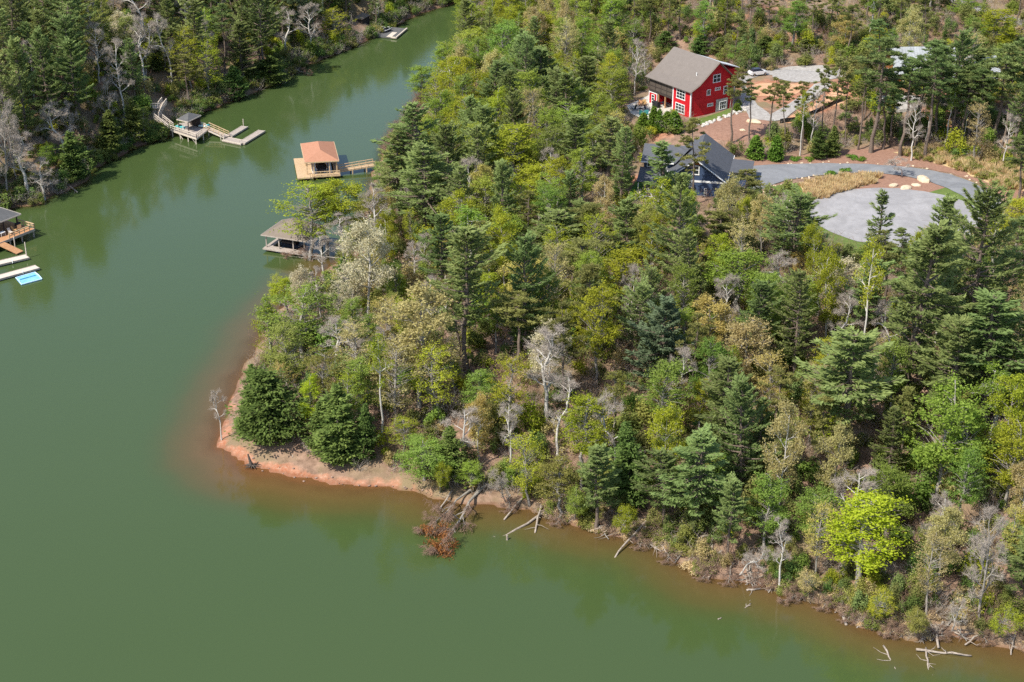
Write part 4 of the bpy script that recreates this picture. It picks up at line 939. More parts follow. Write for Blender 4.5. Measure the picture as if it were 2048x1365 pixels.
def white_pine(seed, H=22., Rr=3.9, start=.3, dens=1.0, mat_='pine', upturn=.35, flat=1.0):
    g = np.random.default_rng(seed); P, rad = trunk_line(g, H, .98, .004, .0125)
    segs = [(P[i], P[i + 1], rad[i], rad[i + 1]) for i in range(len(P) - 1)]
    C, U, W, T = [], [], [], []
    z = H * start; side = g.uniform(.6, 1.3, 8)
    while z < H * .975:
        t = (z - H * start) / (H * (1 - start)); nb = g.integers(4, 7)
        prof = min(1, .6 + 1.5 * t) * (1 - t) ** .55 * 1.12 + .05
        a0 = g.uniform(0, 6.28)
        for b in range(nb):
            az = a0 + b * 6.283 / nb + g.normal() * .25; L = Rr * prof * g.uniform(.5, 1.25) * side[int(az / 6.283 * 8) % 8]
            if L < .35: L = .35
            if t < .8 and g.uniform() < .14: continue
            el = -.12 + .75 * t ** 1.6 + g.normal() * .1
            o = line_at(P, z + g.normal() * .12); h = np.array([math.cos(az), math.sin(az), 0]); lat = np.array([-h[1], h[0], 0])
            s = np.linspace(0, 1, 5); cv = o + np.outer(s * L * math.cos(el), h) + np.outer(s * L * math.sin(el) + upturn * L * s ** 2.4, [0, 0, 1.])
            r0 = .022 * L + .015
            segs += [(cv[i], cv[i + 1], r0 * (1 - s[i]) + .008, r0 * (1 - s[i + 1]) + .008) for i in range(4)]
            n = int((9 + 26 * L) * dens); ss = g.uniform(.22, 1.0, n) ** .8
            base = np.stack([np.interp(ss, s, cv[:, k]) for k in range(3)], -1)
            wl = (.34 * L * (1.05 - ss) + .22) * g.uniform(-1, 1, n)
            c = base + wl[:, None] * lat + np.c_[np.zeros((n, 2)), g.normal(size=n) * .10 * flat + np.abs(wl) * .12]
            dirn = unit(h * (.9 - .3 * np.abs(wl)[:, None]) + lat * (wl / (.34 * L + .3))[:, None] + np.array([0, 0, .45]) + g.normal(size=(n, 3)) * .35)
            u = dirn * g.uniform(.20, .42, n)[:, None]
            wv = unit(np.cross(dirn, rdir(g, n) * .6 + np.array([0, 0, 1.]))) * g.uniform(.06, .13, n)[:, None]
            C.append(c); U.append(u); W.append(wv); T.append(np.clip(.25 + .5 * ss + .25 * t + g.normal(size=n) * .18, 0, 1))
        z += g.uniform(.6, 1.2) * (1 - .3 * t)
    zz = H * .12
    while zz < H * start:                                     # dead stubs on the lower trunk
        az = g.uniform(0, 6.28); o = line_at(P, zz); L = g.uniform(.4, 1.6); segs.append((o, o + np.array([math.cos(az) * L, math.sin(az) * L, g.uniform(-.3, .2)]), .035, .01)); zz += g.uniform(.25, .8)
    tv = tubes(segs, 5)
    return mesh('pine_trunk', *tv, M['trunk_pine']), leaves_mesh('pine_crown', np.vstack(C), np.vstack(U), np.vstack(W), np.concatenate(T), LEAF[mat_]), H, Rr
def scrub_pine(seed, H=19., Rr=2.9, start=.55, nball=46, per=70, mat_='scrub'):
    g = np.random.default_rng(seed); P, rad = trunk_line(g, H, .97, .009, .0105)
    segs = [(P[i], P[i + 1], rad[i], rad[i + 1]) for i in range(len(P) - 1)]; C, U, W, T = [], [], [], []
    for b in range(nball):
        t = g.uniform(0, 1) ** .8; z = H * (start + (1 - start) * t * .93); az = g.uniform(0, 6.28); L = Rr * g.uniform(.25, 1.1) * (math.sin(math.pi * min(1, .18 + t * .8)) ** .7)
        o = line_at(P, z); e = o + np.array([math.cos(az) * L, math.sin(az) * L, L * g.uniform(.0, .55)])
        m_ = (o + e) / 2 + np.array([0, 0, -.12 * L]); segs += [(o, m_, .04, .025), (m_, e, .025, .01)]
        r_ = g.uniform(.4, .85); n = int(per * r_ * 1.5); d = rdir(g, n); d[:, 2] = d[:, 2] * .55 + .15
        c = e + d * r_ * g.uniform(.25, 1, (n, 1)) * np.array([1, 1, .65]); dirn = unit(d + np.array([0, 0, .5]) + g.normal(size=(n, 3)) * .4)
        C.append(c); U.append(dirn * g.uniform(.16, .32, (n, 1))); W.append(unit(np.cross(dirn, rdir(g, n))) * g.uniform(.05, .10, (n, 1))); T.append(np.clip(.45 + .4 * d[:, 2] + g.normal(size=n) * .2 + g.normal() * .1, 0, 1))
    zz = H * .2
    while zz < H * start:
        az = g.uniform(0, 6.28); o = line_at(P, zz); L = g.uniform(.3, 1.3); segs.append((o, o + np.array([math.cos(az) * L, math.sin(az) * L, g.uniform(-.3, .2)]), .028, .008)); zz += g.uniform(.3, .9)
    return mesh('pine_trunk', *tubes(segs, 5), M['trunk_pine']), leaves_mesh('pine_crown', np.vstack(C), np.vstack(U), np.vstack(W), np.concatenate(T), LEAF[mat_]), H, Rr
def cedar(seed, H=10., Rr=2.6, n=9000, mat_='cedar', power=.8, start=.04):
    """dense evergreen clothed to the ground"""
    g = np.random.default_rng(seed); P, rad = trunk_line(g, H, .95, .004, .014)
    segs = [(P[i], P[i + 1], rad[i], rad[i + 1]) for i in range(len(P) - 1)]
    sec = g.uniform(.55, 1.3, 7); sec2 = g.uniform(.7, 1.25, (6, 7)); nb = 150; tb = g.uniform(0, 1, nb) ** 1.15; ab = g.uniform(0, 6.283, nb); lob = g.uniform(.72, 1.18, nb) if mat_ == 'arbor' else g.uniform(.5, 1.3, nb)
    C, U, W, T = [], [], [], []
    for t, az, lo in zip(tb, ab, lob):
        z = H * (start + (1 - start) * t * .96); L = Rr * ((1 - t) ** power * .95 + .06) * lo * min(1, .55 + 3 * t) * (1 if mat_ == 'arbor' else sec[int(az / 6.284 * 7)] * sec2[min(5, int(t * 6)), int(az / 6.284 * 7)]); o = line_at(P, z); h = np.array([math.cos(az), math.sin(az), 0]); lat = np.array([-h[1], h[0], 0])
        e = o + h * L + np.array([0, 0, (.16 if mat_ == 'arbor' else .3 + g.normal() * .25) * L]); segs.append((o, e, .03, .006)); m_ = int(n / nb * (.35 + L / Rr)); s = g.uniform(.3, 1.03, m_)
        wl = g.normal(size=m_) * (.16 * L + .1); c = o + (e - o) * s[:, None] + lat * wl[:, None] + np.c_[np.zeros((m_, 2)), g.normal(size=m_) * .16 - .10 * s]
        dirn = unit(h + lat * (wl * .8)[:, None] + np.array([0, 0, .15]) + g.normal(size=(m_, 3)) * .45)
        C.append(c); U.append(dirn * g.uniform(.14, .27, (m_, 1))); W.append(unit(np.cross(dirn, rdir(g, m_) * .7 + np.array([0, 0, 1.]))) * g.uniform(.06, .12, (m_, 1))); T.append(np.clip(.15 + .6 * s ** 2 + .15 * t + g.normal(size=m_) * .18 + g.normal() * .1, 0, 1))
    return mesh('cedar_trunk', *tubes(segs, 4), M['trunk_dark']), leaves_mesh('cedar_crown', np.vstack(C), np.vstack(U), np.vstack(W), np.concatenate(T), LEAF[mat_]), H, Rr
def branches(g, P, rad, H, start, nl, Rr, depth=3, up=.5, spread=.5, thin=.6):
    """limbs that fork again and again; returns segments and the twig ends"""
    segs, ends = [], []
    def grow(o, d, L, r, lv):
        n = 3; p = o.copy()
        for i in range(n):
            d = unit(d + g.normal(size=3) * .16 + np.array([0, 0, .06])); q = p + d * L / n; segs.append((p, q, r * (1 - .25 * i / n), r * (1 - .25 * (i + 1) / n))); p = q
            if lv > 0 and i >= 1:
                for _ in range(g.integers(1, 3)): grow(p, unit(d + rdir(g, 1)[0] * spread * 1.5), L * g.uniform(.45, .68), r * thin, lv - 1)
        ends.append(p)
        if lv > 0: grow(p, unit(d + rdir(g, 1)[0] * spread), L * .6, r * thin, lv - 1)
    for i in range(nl):
        t = (i + g.uniform(0, 1)) / nl; z = H * (start + (.93 - start) * t); az = i * 2.4 + g.normal() * .4; o = line_at(P, z)
        L = Rr * (.35 + .75 * math.sin(math.pi * (.2 + .7 * t))) * g.uniform(.6, .95) * .62
        grow(o, unit(np.array([math.cos(az), math.sin(az), up + .7 * t])), L, max(.02, rad[0] * .34 * (1 - .55 * t)), depth)
    return segs, np.array(ends)
def broadleaf(seed, H=15., Rr=3.6, start=.32, nclump=165, per=100, leaf_=.115, mat_='lime', bark='trunk_grey', airy=0.0, lean=0.0):
    g = np.random.default_rng(seed); P, rad = trunk_line(g, H, .9, .012, .013, lean=lean)
    segs = [(P[i], P[i + 1], rad[i], rad[i + 1]) for i in range(len(P) - 1)]
    lobes = [(g.uniform(0, 6.28), g.uniform(.1, .95), g.uniform(.45, 1.5)) for _ in range(9)]
    C, U, W, T = [], [], [], []
    k = 0; ph = g.uniform(0, 6.28, 6); fr_ = 2.6 / Rr
    while k < nclump:
        t = g.uniform(0, 1); az = g.uniform(0, 6.283); pr = math.sin(math.pi * (.08 + .87 * t ** .85)) ** .6
        f = 1.0
        for la, lt, ls in lobes:
            w = math.exp(-((t - lt) / .22) ** 2) * max(0, math.cos(az - la)) ** 2; f += w * (ls - 1)
        r = Rr * pr * f * math.sqrt(g.uniform(.12 + airy * .1, 1)) * .92; o = line_at(P, H * (start + (1 - start) * t * .94)); c0 = o + np.array([math.cos(az) * r, math.sin(az) * r, g.normal() * .3])
        vd = math.sin(c0[0] * fr_ * 2.1 + ph[0]) * math.sin(c0[1] * fr_ * 2.1 + ph[1]) + math.sin(c0[2] * fr_ * 1.7 + ph[2] + math.sin(az * 2 + ph[3]))
        if vd < -.35 and g.uniform() < .93: continue
        if r > .5 and g.uniform() < .75:
            b = line_at(P, max(H * start * .8, c0[2] - r * g.uniform(.5, 1.0))); md = (b + c0) / 2 + g.normal(size=3) * .15 + np.array([0, 0, .1]); segs += [(b, md, .05, .035), (md, c0, .035, .012)]
        cr = g.uniform(.32, .85) * (Rr / 3.6) ** .4; n = int(per * cr * cr * 1.7 * (1 - airy * .4)) + 6; d = rdir(g, n); d[:, 2] = np.where(d[:, 2] < 0, d[:, 2] * .55, d[:, 2])
        ax_ = unit(np.array([math.cos(az), math.sin(az), .35]) + g.normal(size=3) * .4); c = c0 + d * cr * np.abs(g.normal(.55, .42, (n, 1))) * np.array([1.0, 1.0, .62]) + ax_ * (g.normal(size=(n, 1)) * cr * .75); nrm = unit(d * .8 + np.array([0, 0, .55]) + g.normal(size=(n, 3)) * .5)
        u = unit(np.cross(nrm, rdir(g, n))); sz = g.uniform(.6, 1.25, (n, 1)) * leaf_
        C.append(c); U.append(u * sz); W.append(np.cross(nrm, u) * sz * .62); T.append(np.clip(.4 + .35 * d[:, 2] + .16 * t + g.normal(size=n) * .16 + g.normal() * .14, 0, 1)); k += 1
    return mesh('tree_trunk', *tubes(segs, 5), M[bark]), leaves_mesh('tree_crown', np.vstack(C), np.vstack(U), np.vstack(W), np.concatenate(T), LEAF[mat_]), H, Rr
def bare(seed, H=13., Rr=2.8, start=.3, bark='trunk_pale', twig='twig', nl=12, depth=3, lean=0.0, leafm=None, leafn=0):
    g = np.random.default_rng(seed); P, rad = trunk_line(g, H, .95, .014, .0125, lean=lean)
    segs = [(P[i], P[i + 1], rad[i], rad[i + 1]) for i in range(len(P) - 1)]; sg, en = branches(g, P, rad, H, start, nl, Rr, depth)
    big = [s for s in sg if s[2] > .035]; small = [(a, b, max(r0 * .8, .013), max(r1 * .8, .010)) for a, b, r0, r1 in sg if r0 <= .035]
    tw = []
    for e in en:
        for _ in range(2): tw.append((e, e + rdir(g, 1)[0] * g.uniform(.25, .6) + np.array([0, 0, .15]), .012, .006))
    tr = mesh('bare_trunk', *tubes(segs + big, 5), M[bark])
    if leafm:
        n = leafn; c = en[g.integers(0, len(en), n)] + g.normal(size=(n, 3)) * .32; nrm = rdir(g, n); u = unit(np.cross(nrm, rdir(g, n))); sz = g.uniform(.08, .17, (n, 1))
        V, Fc = tubes(small + tw, 3); cr = leaves_mesh('tree_crown', c, u * sz, np.cross(nrm, u) * sz * .6, np.clip(g.normal(.55, .25, n), 0, 1), LEAF[leafm])
        tv, tf = tubes(segs + big + small, 4); tr = mesh('tree_trunk', tv, tf, M[bark])
        return tr, cr, H, Rr
    return tr, mesh('twig_crown', *tubes(small + tw, 3), M[twig]), H, Rr
def shrub(seed, H=2.0, Rr=1.2, n=700, mat_='olive', leaf_=.13):
    g = np.random.default_rng(seed); d = rdir(g, 9); d[:, 2] = np.abs(d[:, 2]); cc = d * np.array([Rr * .65, Rr * .65, H * .5]) + np.array([0, 0, H * .25]); w = g.integers(0, 9, n)
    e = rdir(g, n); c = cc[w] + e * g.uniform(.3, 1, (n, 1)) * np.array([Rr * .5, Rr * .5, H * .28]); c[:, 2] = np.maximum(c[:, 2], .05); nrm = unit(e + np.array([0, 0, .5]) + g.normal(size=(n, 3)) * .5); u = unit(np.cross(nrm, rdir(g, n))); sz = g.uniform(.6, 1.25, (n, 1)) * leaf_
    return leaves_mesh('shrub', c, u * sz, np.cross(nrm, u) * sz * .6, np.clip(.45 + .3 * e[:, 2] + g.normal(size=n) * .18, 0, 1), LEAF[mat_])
def twiggy(seed, H=2.2, Rr=1.2, n=90, twig='twig'):
    g = np.random.default_rng(seed); segs = []
    for i in range(n // 6):
        o = np.array([g.normal() * Rr * .25, g.normal() * Rr * .25, -.1]); d = unit(np.array([g.normal() * .5, g.normal() * .5, 1.0])); p = o
        for k in range(3):
            q = p + unit(d + g.normal(size=3) * .25) * H * .33; segs.append((p, q, .022 - .005 * k, .016 - .005 * k))
            for _ in range(2): segs.append((q, q + unit(d + rdir(g, 1)[0]) * H * .22, .011, .006))
            p = q
    return mesh('twigs', *tubes(segs, 3), M[twig])
def tussock(seed, n=90, H=1.1, Rr=.55):
    g = np.random.default_rng(seed); az = g.uniform(0, 6.283, n); r = g.uniform(0, 1, n) * .3; b = np.c_[np.cos(az) * r, np.sin(az) * r, np.zeros(n)]
    d = unit(np.c_[np.cos(az) * g.uniform(.1, .7, n), np.sin(az) * g.uniform(.1, .7, n), np.ones(n)]); L = g.uniform(.5, 1, n)[:, None] * H
    return leaves_mesh('tussock', b + d * L / 2, d * L / 2, unit(np.cross(d, rdir(g, n))) * .06, np.clip(g.normal(.5, .3, n), 0, 1), LEAF['straw'])

PROTO = {
    'white_pine': [white_pine(1), white_pine(2, 23, 4.2, .22), white_pine(3, 21, 3.6, .34), white_pine(4, 24, 4.0, .26, .9), white_pine(5, 20, 4.4, .15, 1.1), white_pine(7, 24, 3.6, .42, .8), white_pine(9, 22, 3.9, .36, .65, 'pine', .5, 1.3), white_pine(10, 23, 4.3, .3, .75, 'pine', .2, 1.1)],
    'blue_pine': [white_pine(6, 16, 4.2, .06, 1.25, 'bluepine', .45, 1.4), white_pine(8, 18, 4.4, .1, 1.1, 'bluepine', .4, 1.2)],
    'scrub_pine': [scrub_pine(11), scrub_pine(12, 20, 2.6, .62, 40), scrub_pine(13, 18, 3.2, .45, 58), scrub_pine(14, 17, 2.8, .35, 64)],
    'slender_pine': [white_pine(16, 15, 2.0, .3, .62), white_pine(17, 14, 1.8, .25, .62)],
    'cedar_tree': [cedar(21), cedar(22, 11, 2.4, 9000, 'cedar', .7), cedar(23, 9, 2.9, 10000, 'cedar', .55)],
    'broadleaf': [broadleaf(31), broadleaf(32, 18, 3.0, .42, 140), broadleaf(33, 15, 3.6, .3, 170), broadleaf(34, 18, 2.8, .34, 150, 90), broadleaf(35, 14, 3.2, .25, 150), broadleaf(36, 17, 3.2, .38, 100, 90), broadleaf(37, 16, 3.0, .45, 105, 100)],
    'airy': [broadleaf(41, 16, 3.4, .35, 130, 60, .12, 'tan', 'trunk_grey', .8), broadleaf(42, 15, 3.8, .3, 140, 60, .12, 'tan', 'trunk_grey', .8), bare(43, 15, 3.4, .32, 'trunk_grey', 'twig', 13, 3, 0, 'tan', 8000), bare(44, 14, 3.6, .28, 'trunk_pale', 'twig', 13, 3, 0, 'tan', 8500)],
    'tall_pine': [scrub_pine(18, 22, 3.4, .48, 74, 80, 'pine'), scrub_pine(19, 21, 3.0, .55, 62, 80, 'pine'), scrub_pine(20, 23, 3.2, .42, 84, 80, 'pine')],
    'bare': [bare(51), bare(52, 14, 2.4, .35, 'trunk_pale', 'twig', 11), bare(53, 11, 3.0, .22, 'trunk_grey', 'twig', 13), bare(54, 12, 2.2, .4, 'trunk_pale', 'twig', 9, 3, .12)],
    'arborvitae': [cedar(61, 4.5, 1.35, 3600, 'arbor', .55, .01), cedar(62, 4, 1.3, 3600, 'arbor', .6, .01)],
    'birch': [bare(71, 18, 2.2, .5, 'trunk_pale', 'twig', 9, 3, .02, 'yellow', 2200), bare(72, 17, 2.0, .55, 'trunk_pale', 'twig', 8, 3, -.02, 'lime', 2400)],
}
LOOK = {   # kind: prototype family, leaf material, object name, category, words used in the label
    'pine': ('white_pine', None, 'white_pine', 'pine tree', 'tall feathery dark pine'),
    'bluepine': ('blue_pine', None, 'blue_pine', 'pine tree', 'dense bluish pine'),
    'scrub': ('scrub_pine', None, 'scrub_pine', 'pine tree', 'bare-stemmed olive pine'),
    'tall': ('tall_pine', None, 'tall_pine', 'pine tree', 'long-stemmed green pine'),
    'slender': ('slender_pine', None, 'slender_pine', 'pine tree', 'slender young pine'),
    'cedar': ('cedar_tree', None, 'cedar_tree', 'cedar tree', 'dense dark cedar'),
    'lime': ('broadleaf', 'lime', 'lime_green_tree', 'tree', 'lime green tree'),
    'green': ('broadleaf', 'green', 'green_tree', 'tree', 'fresh green tree'),
    'yellow': ('broadleaf', 'yellow', 'yellow_green_tree', 'tree', 'yellow green tree'),
    'vivid': ('broadleaf', 'vivid', 'vivid_yellow_tree', 'tree', 'vivid yellow tree'),
    'olive': ('broadleaf', 'olive', 'olive_tree', 'tree', 'dull olive tree'),
    'gold': ('airy', 'gold', 'golden_tree', 'tree', 'golden catkin tree'),
    'tan': ('airy', 'tan', 'tan_tree', 'tree', 'airy tan tree'),
    'cream': ('airy', 'cream', 'cream_blossom_tree', 'tree', 'cream blossoming tree'),
    'spring': ('airy', 'yellow', 'budding_tree', 'tree', 'airy budding yellow tree'),
    'bare': ('bare', None, 'bare_tree', 'bare tree', 'leafless grey tree'),
    'birch': ('birch', None, 'pale_stemmed_tree', 'tree', 'thin pale-stemmed tree'),
    'arbor': ('arborvitae', None, 'arborvitae', 'shrub', 'clipped conical arborvitae'),
}
TREES = []                                                   # (root, kind, photo x of its base, photo y)
def plant(kind, base, H, Rw, var=None, rz=None, tilt=(0, 0)):
    fam, lm, nm, cat, words = LOOK[kind]; pr = PROTO[fam]; v = R.randrange(len(pr)) if var is None else var % len(pr)
    tm, cm, H0, R0 = pr[v]; r = empty(nm, (base[0], base[1], base[2] - .05), R.uniform(0, 6.28) if rz is None else rz, None, cat)
    r.rotation_euler[0] = tilt[0] + R.gauss(0, .035); r.rotation_euler[1] = tilt[1] + R.gauss(0, .035)
    r.scale = (Rw / R0, Rw / R0, H / H0)
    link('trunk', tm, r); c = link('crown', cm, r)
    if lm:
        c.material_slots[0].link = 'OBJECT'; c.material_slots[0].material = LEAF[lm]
    x, y, s = proj(np.array(base)); TREES.append((r, kind, float(x), float(y), H)); return r
def hero(kind, xt, yt, yb, wpx, xb=None, var=None):
    b = ground(xt if xb is None else xb, yb); lo, hi = .5, 45.0
    for _ in range(30):
        m_ = (lo + hi) / 2; yy = proj(b + np.array([0, 0, m_]))[1]
        if yy > yt: lo = m_
        else: hi = m_
    s = proj(b + np.array([0, 0, lo * .6]))[2]
    return plant(kind, b, lo, wpx / s / 2 * (1.12 if 'pine' in LOOK[kind][0] else 1.1), var)

# ------------------------------------------------------------------ the trees that stand out in the photo: kind, top x, top y, foot y, crown width (photo pixels)
HEROES = [
 # point and channel side
 ('pine', 851, 205, 430, 130), ('pine', 795, 262, 440, 110), ('pine', 850, 292, 492, 150), ('pine', 905, 250, 440, 100), ('pine', 1080, 95, 235, 95), ('pine', 935, 455, 742, 135), ('pine', 885, 430, 600, 90),
 ('yellow', 1030, 250, 430, 105), ('yellow', 1078, 325, 450, 95), ('birch', 960, 255, 410, 70), ('lime', 975, 350, 505, 90), ('lime', 1010, 420, 560, 80), ('cream', 735, 455, 640, 112), ('cream', 915, 340, 420, 75), ('cream', 700, 520, 640, 70),
 ('spring', 618, 362, 520, 120), ('spring', 690, 372, 500, 110), ('yellow', 655, 378, 505, 80), ('olive', 735, 385, 500, 70), ('bare', 690, 432, 545, 80), ('bare', 648, 468, 560, 60),
 ('lime', 850, 128, 215, 65), ('lime', 893, 82, 180, 55), ('green', 865, 150, 235, 60), ('lime', 925, 55, 170, 70), ('lime', 935, 5, 110, 70), ('green', 1000, 45, 165, 75), ('lime', 1005, 90, 190, 50), ('yellow', 1085, 15, 120, 75), ('lime', 1130, -10, 100, 60), ('pine', 1040, 70, 210, 90), ('pine', 985, 120, 270, 85), ('spring', 905, 175, 300, 70), ('lime', 945, 195, 320, 70),
 ('lime', 1060, 140, 300, 75), ('pine', 1130, 150, 300, 90), ('gold', 1222, 55, 190, 72), ('tan', 1135, 45, 150, 60), ('lime', 1218, 136, 258, 78), ('pine', 1165, 110, 260, 80), ('pine', 1214, 235, 392, 88), ('pine', 1150, 230, 380, 85), ('spring', 905, 215, 330, 65), ('pine', 965, 215, 380, 85), ('olive', 1100, 250, 390, 80), ('bare', 1165, 318, 400, 55),
 # middle of the wood
 ('slender', 1330, 280, 405, 66), ('pine', 1346, 352, 625, 98), ('scrub', 1380, 232, 412, 56), ('pine', 1893, 402, 640, 110), ('tall', 1838, 75, 250, 84), ('tall', 1905, 85, 245, 80), ('tall', 1955, 92, 250, 80), ('pine', 1870, 80, 220, 70), ('pine', 1105, 420, 560, 130), ('scrub', 1150, 470, 620, 110), ('scrub', 1190, 405, 540, 90), ('pine', 1255, 400, 540, 100), ('olive', 1300, 410, 540, 90), ('scrub', 1425, 425, 560, 90), ('scrub', 1494, 336, 470, 74), ('scrub', 1450, 430, 560, 80),
 ('yellow', 1235, 488, 640, 112), ('gold', 1045, 525, 660, 92), ('yellow', 1190, 562, 770, 95), ('bare', 1260, 528, 680, 52), ('bluepine', 1318, 598, 775, 135), ('lime', 1475, 505, 660, 138), ('green', 1570, 548, 690, 92), ('gold', 1425, 605, 735, 92), ('tan', 1490, 645, 790, 110), ('gold', 1535, 700, 875, 76), ('pine', 1150, 400, 500, 80), ('scrub', 1040, 590, 740, 100), ('gold', 1600, 495, 560, 50), ('bare', 1570, 500, 610, 70),
 ('pine', 1680, 660, 925, 190), ('pine', 1800, 444, 800, 185), ('pine', 1935, 372, 690, 160), ('slender', 1752, 384, 545, 64), ('pine', 1583, 388, 560, 125), ('yellow', 2032, 395, 540, 92), ('pine', 1965, 590, 860, 185), ('pine', 2045, 600, 850, 130), ('pine', 1890, 640, 880, 150), ('pine', 1725, 520, 700, 100), ('cream', 1680, 535, 660, 95), ('birch', 1718, 480, 780, 50), ('pine', 1860, 470, 640, 100),
 ('lime', 1870, 765, 1015, 150), ('lime', 1928, 805, 1000, 75), ('yellow', 2012, 842, 1020, 110), ('green', 1770, 930, 1075, 110), ('vivid', 1715, 1000, 1195, 150), ('bare', 1682, 925, 1090, 95), ('bare', 1565, 1040, 1182, 60, 1556, 1), ('pine', 1388, 858, 1062, 140), ('pine', 1445, 720, 940, 125), ('pine', 1480, 760, 1000, 110), ('green', 1640, 975, 1110, 92), ('green', 1530, 950, 1110, 90), ('pine', 1330, 905, 1060, 100), ('pine', 2050, 1060, 1230, 130),
 ('yellow', 1165, 792, 975, 108), ('pine', 1190, 885, 1062, 95), ('cedar', 1262, 845, 1020, 108), ('olive', 1118, 915, 1038, 90), ('bare', 1095, 655, 860, 112), ('cream', 1090, 650, 800, 90), ('green', 965, 738, 860, 78), ('spring', 1060, 860, 1010, 80),
 # the point
 ('cedar', 682, 768, 928, 112), ('cedar', 545, 735, 878, 130), ('cedar', 498, 788, 872, 66), ('vivid', 622, 748, 880, 52), ('cedar', 735, 800, 915, 70), ('spring', 805, 835, 910, 66), ('green', 850, 868, 960, 110), ('lime', 945, 922, 985, 52), ('birch', 764, 655, 890, 44), ('green', 600, 570, 735, 138), ('spring', 540, 615, 748, 66), ('birch', 545, 600, 748, 40), ('olive', 575, 640, 790, 90), ('bare', 668, 636, 750, 85), ('tan', 840, 600, 815, 150), ('tan', 790, 680, 850, 110), ('spring', 880, 690, 850, 100), ('gold', 775, 590, 700, 82), ('spring', 580, 560, 640, 70), ('tan', 705, 640, 800, 90), ('olive', 650, 690, 850, 90), ('cedar', 640, 800, 900, 70),
 ('green', 730, 720, 860, 80), ('spring', 700, 745, 880, 60), ('bare', 905, 820, 960, 80), ('bare', 1015, 790, 950, 60), ('cedar', 900, 850, 960, 80),
 # top right, behind and beside the houses
 ('green', 1405, 0, 108, 52), ('green', 1578, -4, 98, 56), ('gold', 1688, 34, 118, 62), ('green', 1478, 84, 136, 58), ('lime', 1545, 80, 118, 30), ('lime', 1780, 58, 110, 30), ('green', 1240, -10, 110, 60),
 ('tall', 1742, 70, 306, 100), ('tall', 1850, 95, 318, 80), ('tall', 1800, 115, 312, 90), ('pine', 1905, 60, 280, 80), ('tall', 1985, 85, 290, 95), ('tall', 2040, 75, 300, 90), ('tall', 1935, 125, 290, 84), ('pine', 2022, 165, 320, 70), ('tall', 1870, 105, 285, 80), ('scrub', 1665, 95, 290, 56), ('cedar', 1635, 252, 318, 40), ('cedar', 1662, 250, 312, 44), ('scrub', 1540, 150, 290, 46), ('scrub', 1605, 160, 300, 42), ('scrub', 1570, 158, 305, 40), ('bare', 1822, 205, 322, 50), ('scrub', 1462, 130, 285, 46), ('scrub', 1500, 155, 285, 42), ('bare', 1620, 185, 300, 40), ('birch', 1600, 180, 312, 26),
 ('tall', 1765, 130, 300, 66), ('tall', 1830, 140, 300, 60), ('tall', 1960, 130, 300, 60), ('tall', 1895, 150, 295, 60), ('tall', 1918, 140, 300, 56), ('tall', 2000, 120, 300, 66), ('scrub', 1715, 120, 300, 50), ('scrub', 1640, 130, 290, 44), ('scrub', 1690, 150, 295, 40), ('tall', 1780, 150, 290, 50), ('birch', 1945, 180, 300, 26), ('birch', 1885, 170, 300, 26), ('birch', 1850, 190, 300, 24), ('birch', 1925, 190, 300, 24),
 ('olive', 1460, 150, 216, 34), ('scrub', 1300, -20, 95, 40), ('scrub', 1335, -20, 90, 40), ('scrub', 1360, -30, 80, 36), ('scrub', 1450, -20, 90, 40), ('scrub', 1500, -30, 80, 40), ('scrub', 1530, -20, 70, 40), ('scrub', 1620, -30, 80, 40), ('scrub', 1660, -20, 70, 40), ('birch', 1740, -20, 90, 30), ('scrub', 1800, -30, 90, 40), ('cedar', 1400, 70, 112, 44), ('cedar', 1440, 74, 112, 44), ('cedar', 1530, 72, 110, 44), ('cedar', 1610, 70, 108, 46), ('cedar', 1330, 62, 100, 40),
 ('bare', 1805, 312, 352, 48), ('yellow', 1985, 20, 120, 90), ('lime', 1940, -10, 60, 70), ('bare', 1268, 80, 190, 40), ('bare', 1290, 100, 165, 30),
 ('arbor', 1552, 272, 322, 34), ('arbor', 1283, 225, 262, 30), ('arbor', 1306, 212, 262, 26), ('arbor', 1318, 218, 264, 22), ('arbor', 1334, 222, 262, 30), ('arbor', 1352, 222, 264, 32), ('arbor', 1510, 270, 318, 36), ('arbor', 1474, 206, 222, 18),
 # far left bank
 ('lime', 186, 146, 222, 58), ('lime', 100, 288, 352, 42), ('lime', 213, 46, 130, 58), ('lime', 415, 18, 120, 56), ('spring', 385, 55, 190, 70), ('pine', 485, 45, 165, 72), ('bare', 345, 18, 178, 46), ('cream', 255, 30, 120, 62), ('pine', 58, 80, 300, 80), ('pine', 25, 110, 330, 75), ('pine', 105, 60, 260, 80), ('cedar', 272, 195, 284, 50), ('bare', 292, 30, 180, 60), ('spring', 545, 10, 90, 50), ('bare', 580, 20, 130, 60), ('bare', 625, 10, 110, 60), ('spring', 668, 15, 88, 56), ('cedar', 150, 260, 360, 70), ('cedar', 225, 220, 305, 75), ('scrub', 375, 110, 215, 60), ('cedar', 540, 110, 172, 60), ('cedar', 470, 130, 195, 60), ('bare', 60, 270, 395, 90), ('bare', 90, 320, 400, 70), ('olive', 292, 215, 286, 30), ('lime', 475, 150, 185, 40),
 ('spring', 420, 75, 200, 66), ('bare', 130, 200, 330, 70), ('pine', 160, 30, 230, 70), ('bare', 758, -5, 50, 30), ('pine', 20, 20, 200, 85), ('bare', 20, 200, 400, 80),
]
for h in HEROES: hero(*h)
t_ = ground(444, 880); plant('bare', t_, 8.5, 1.4, 3, 3.3)   # leaning tree on the tip of the point

FILL_GAP, FILL_MAX = 4.3, 760
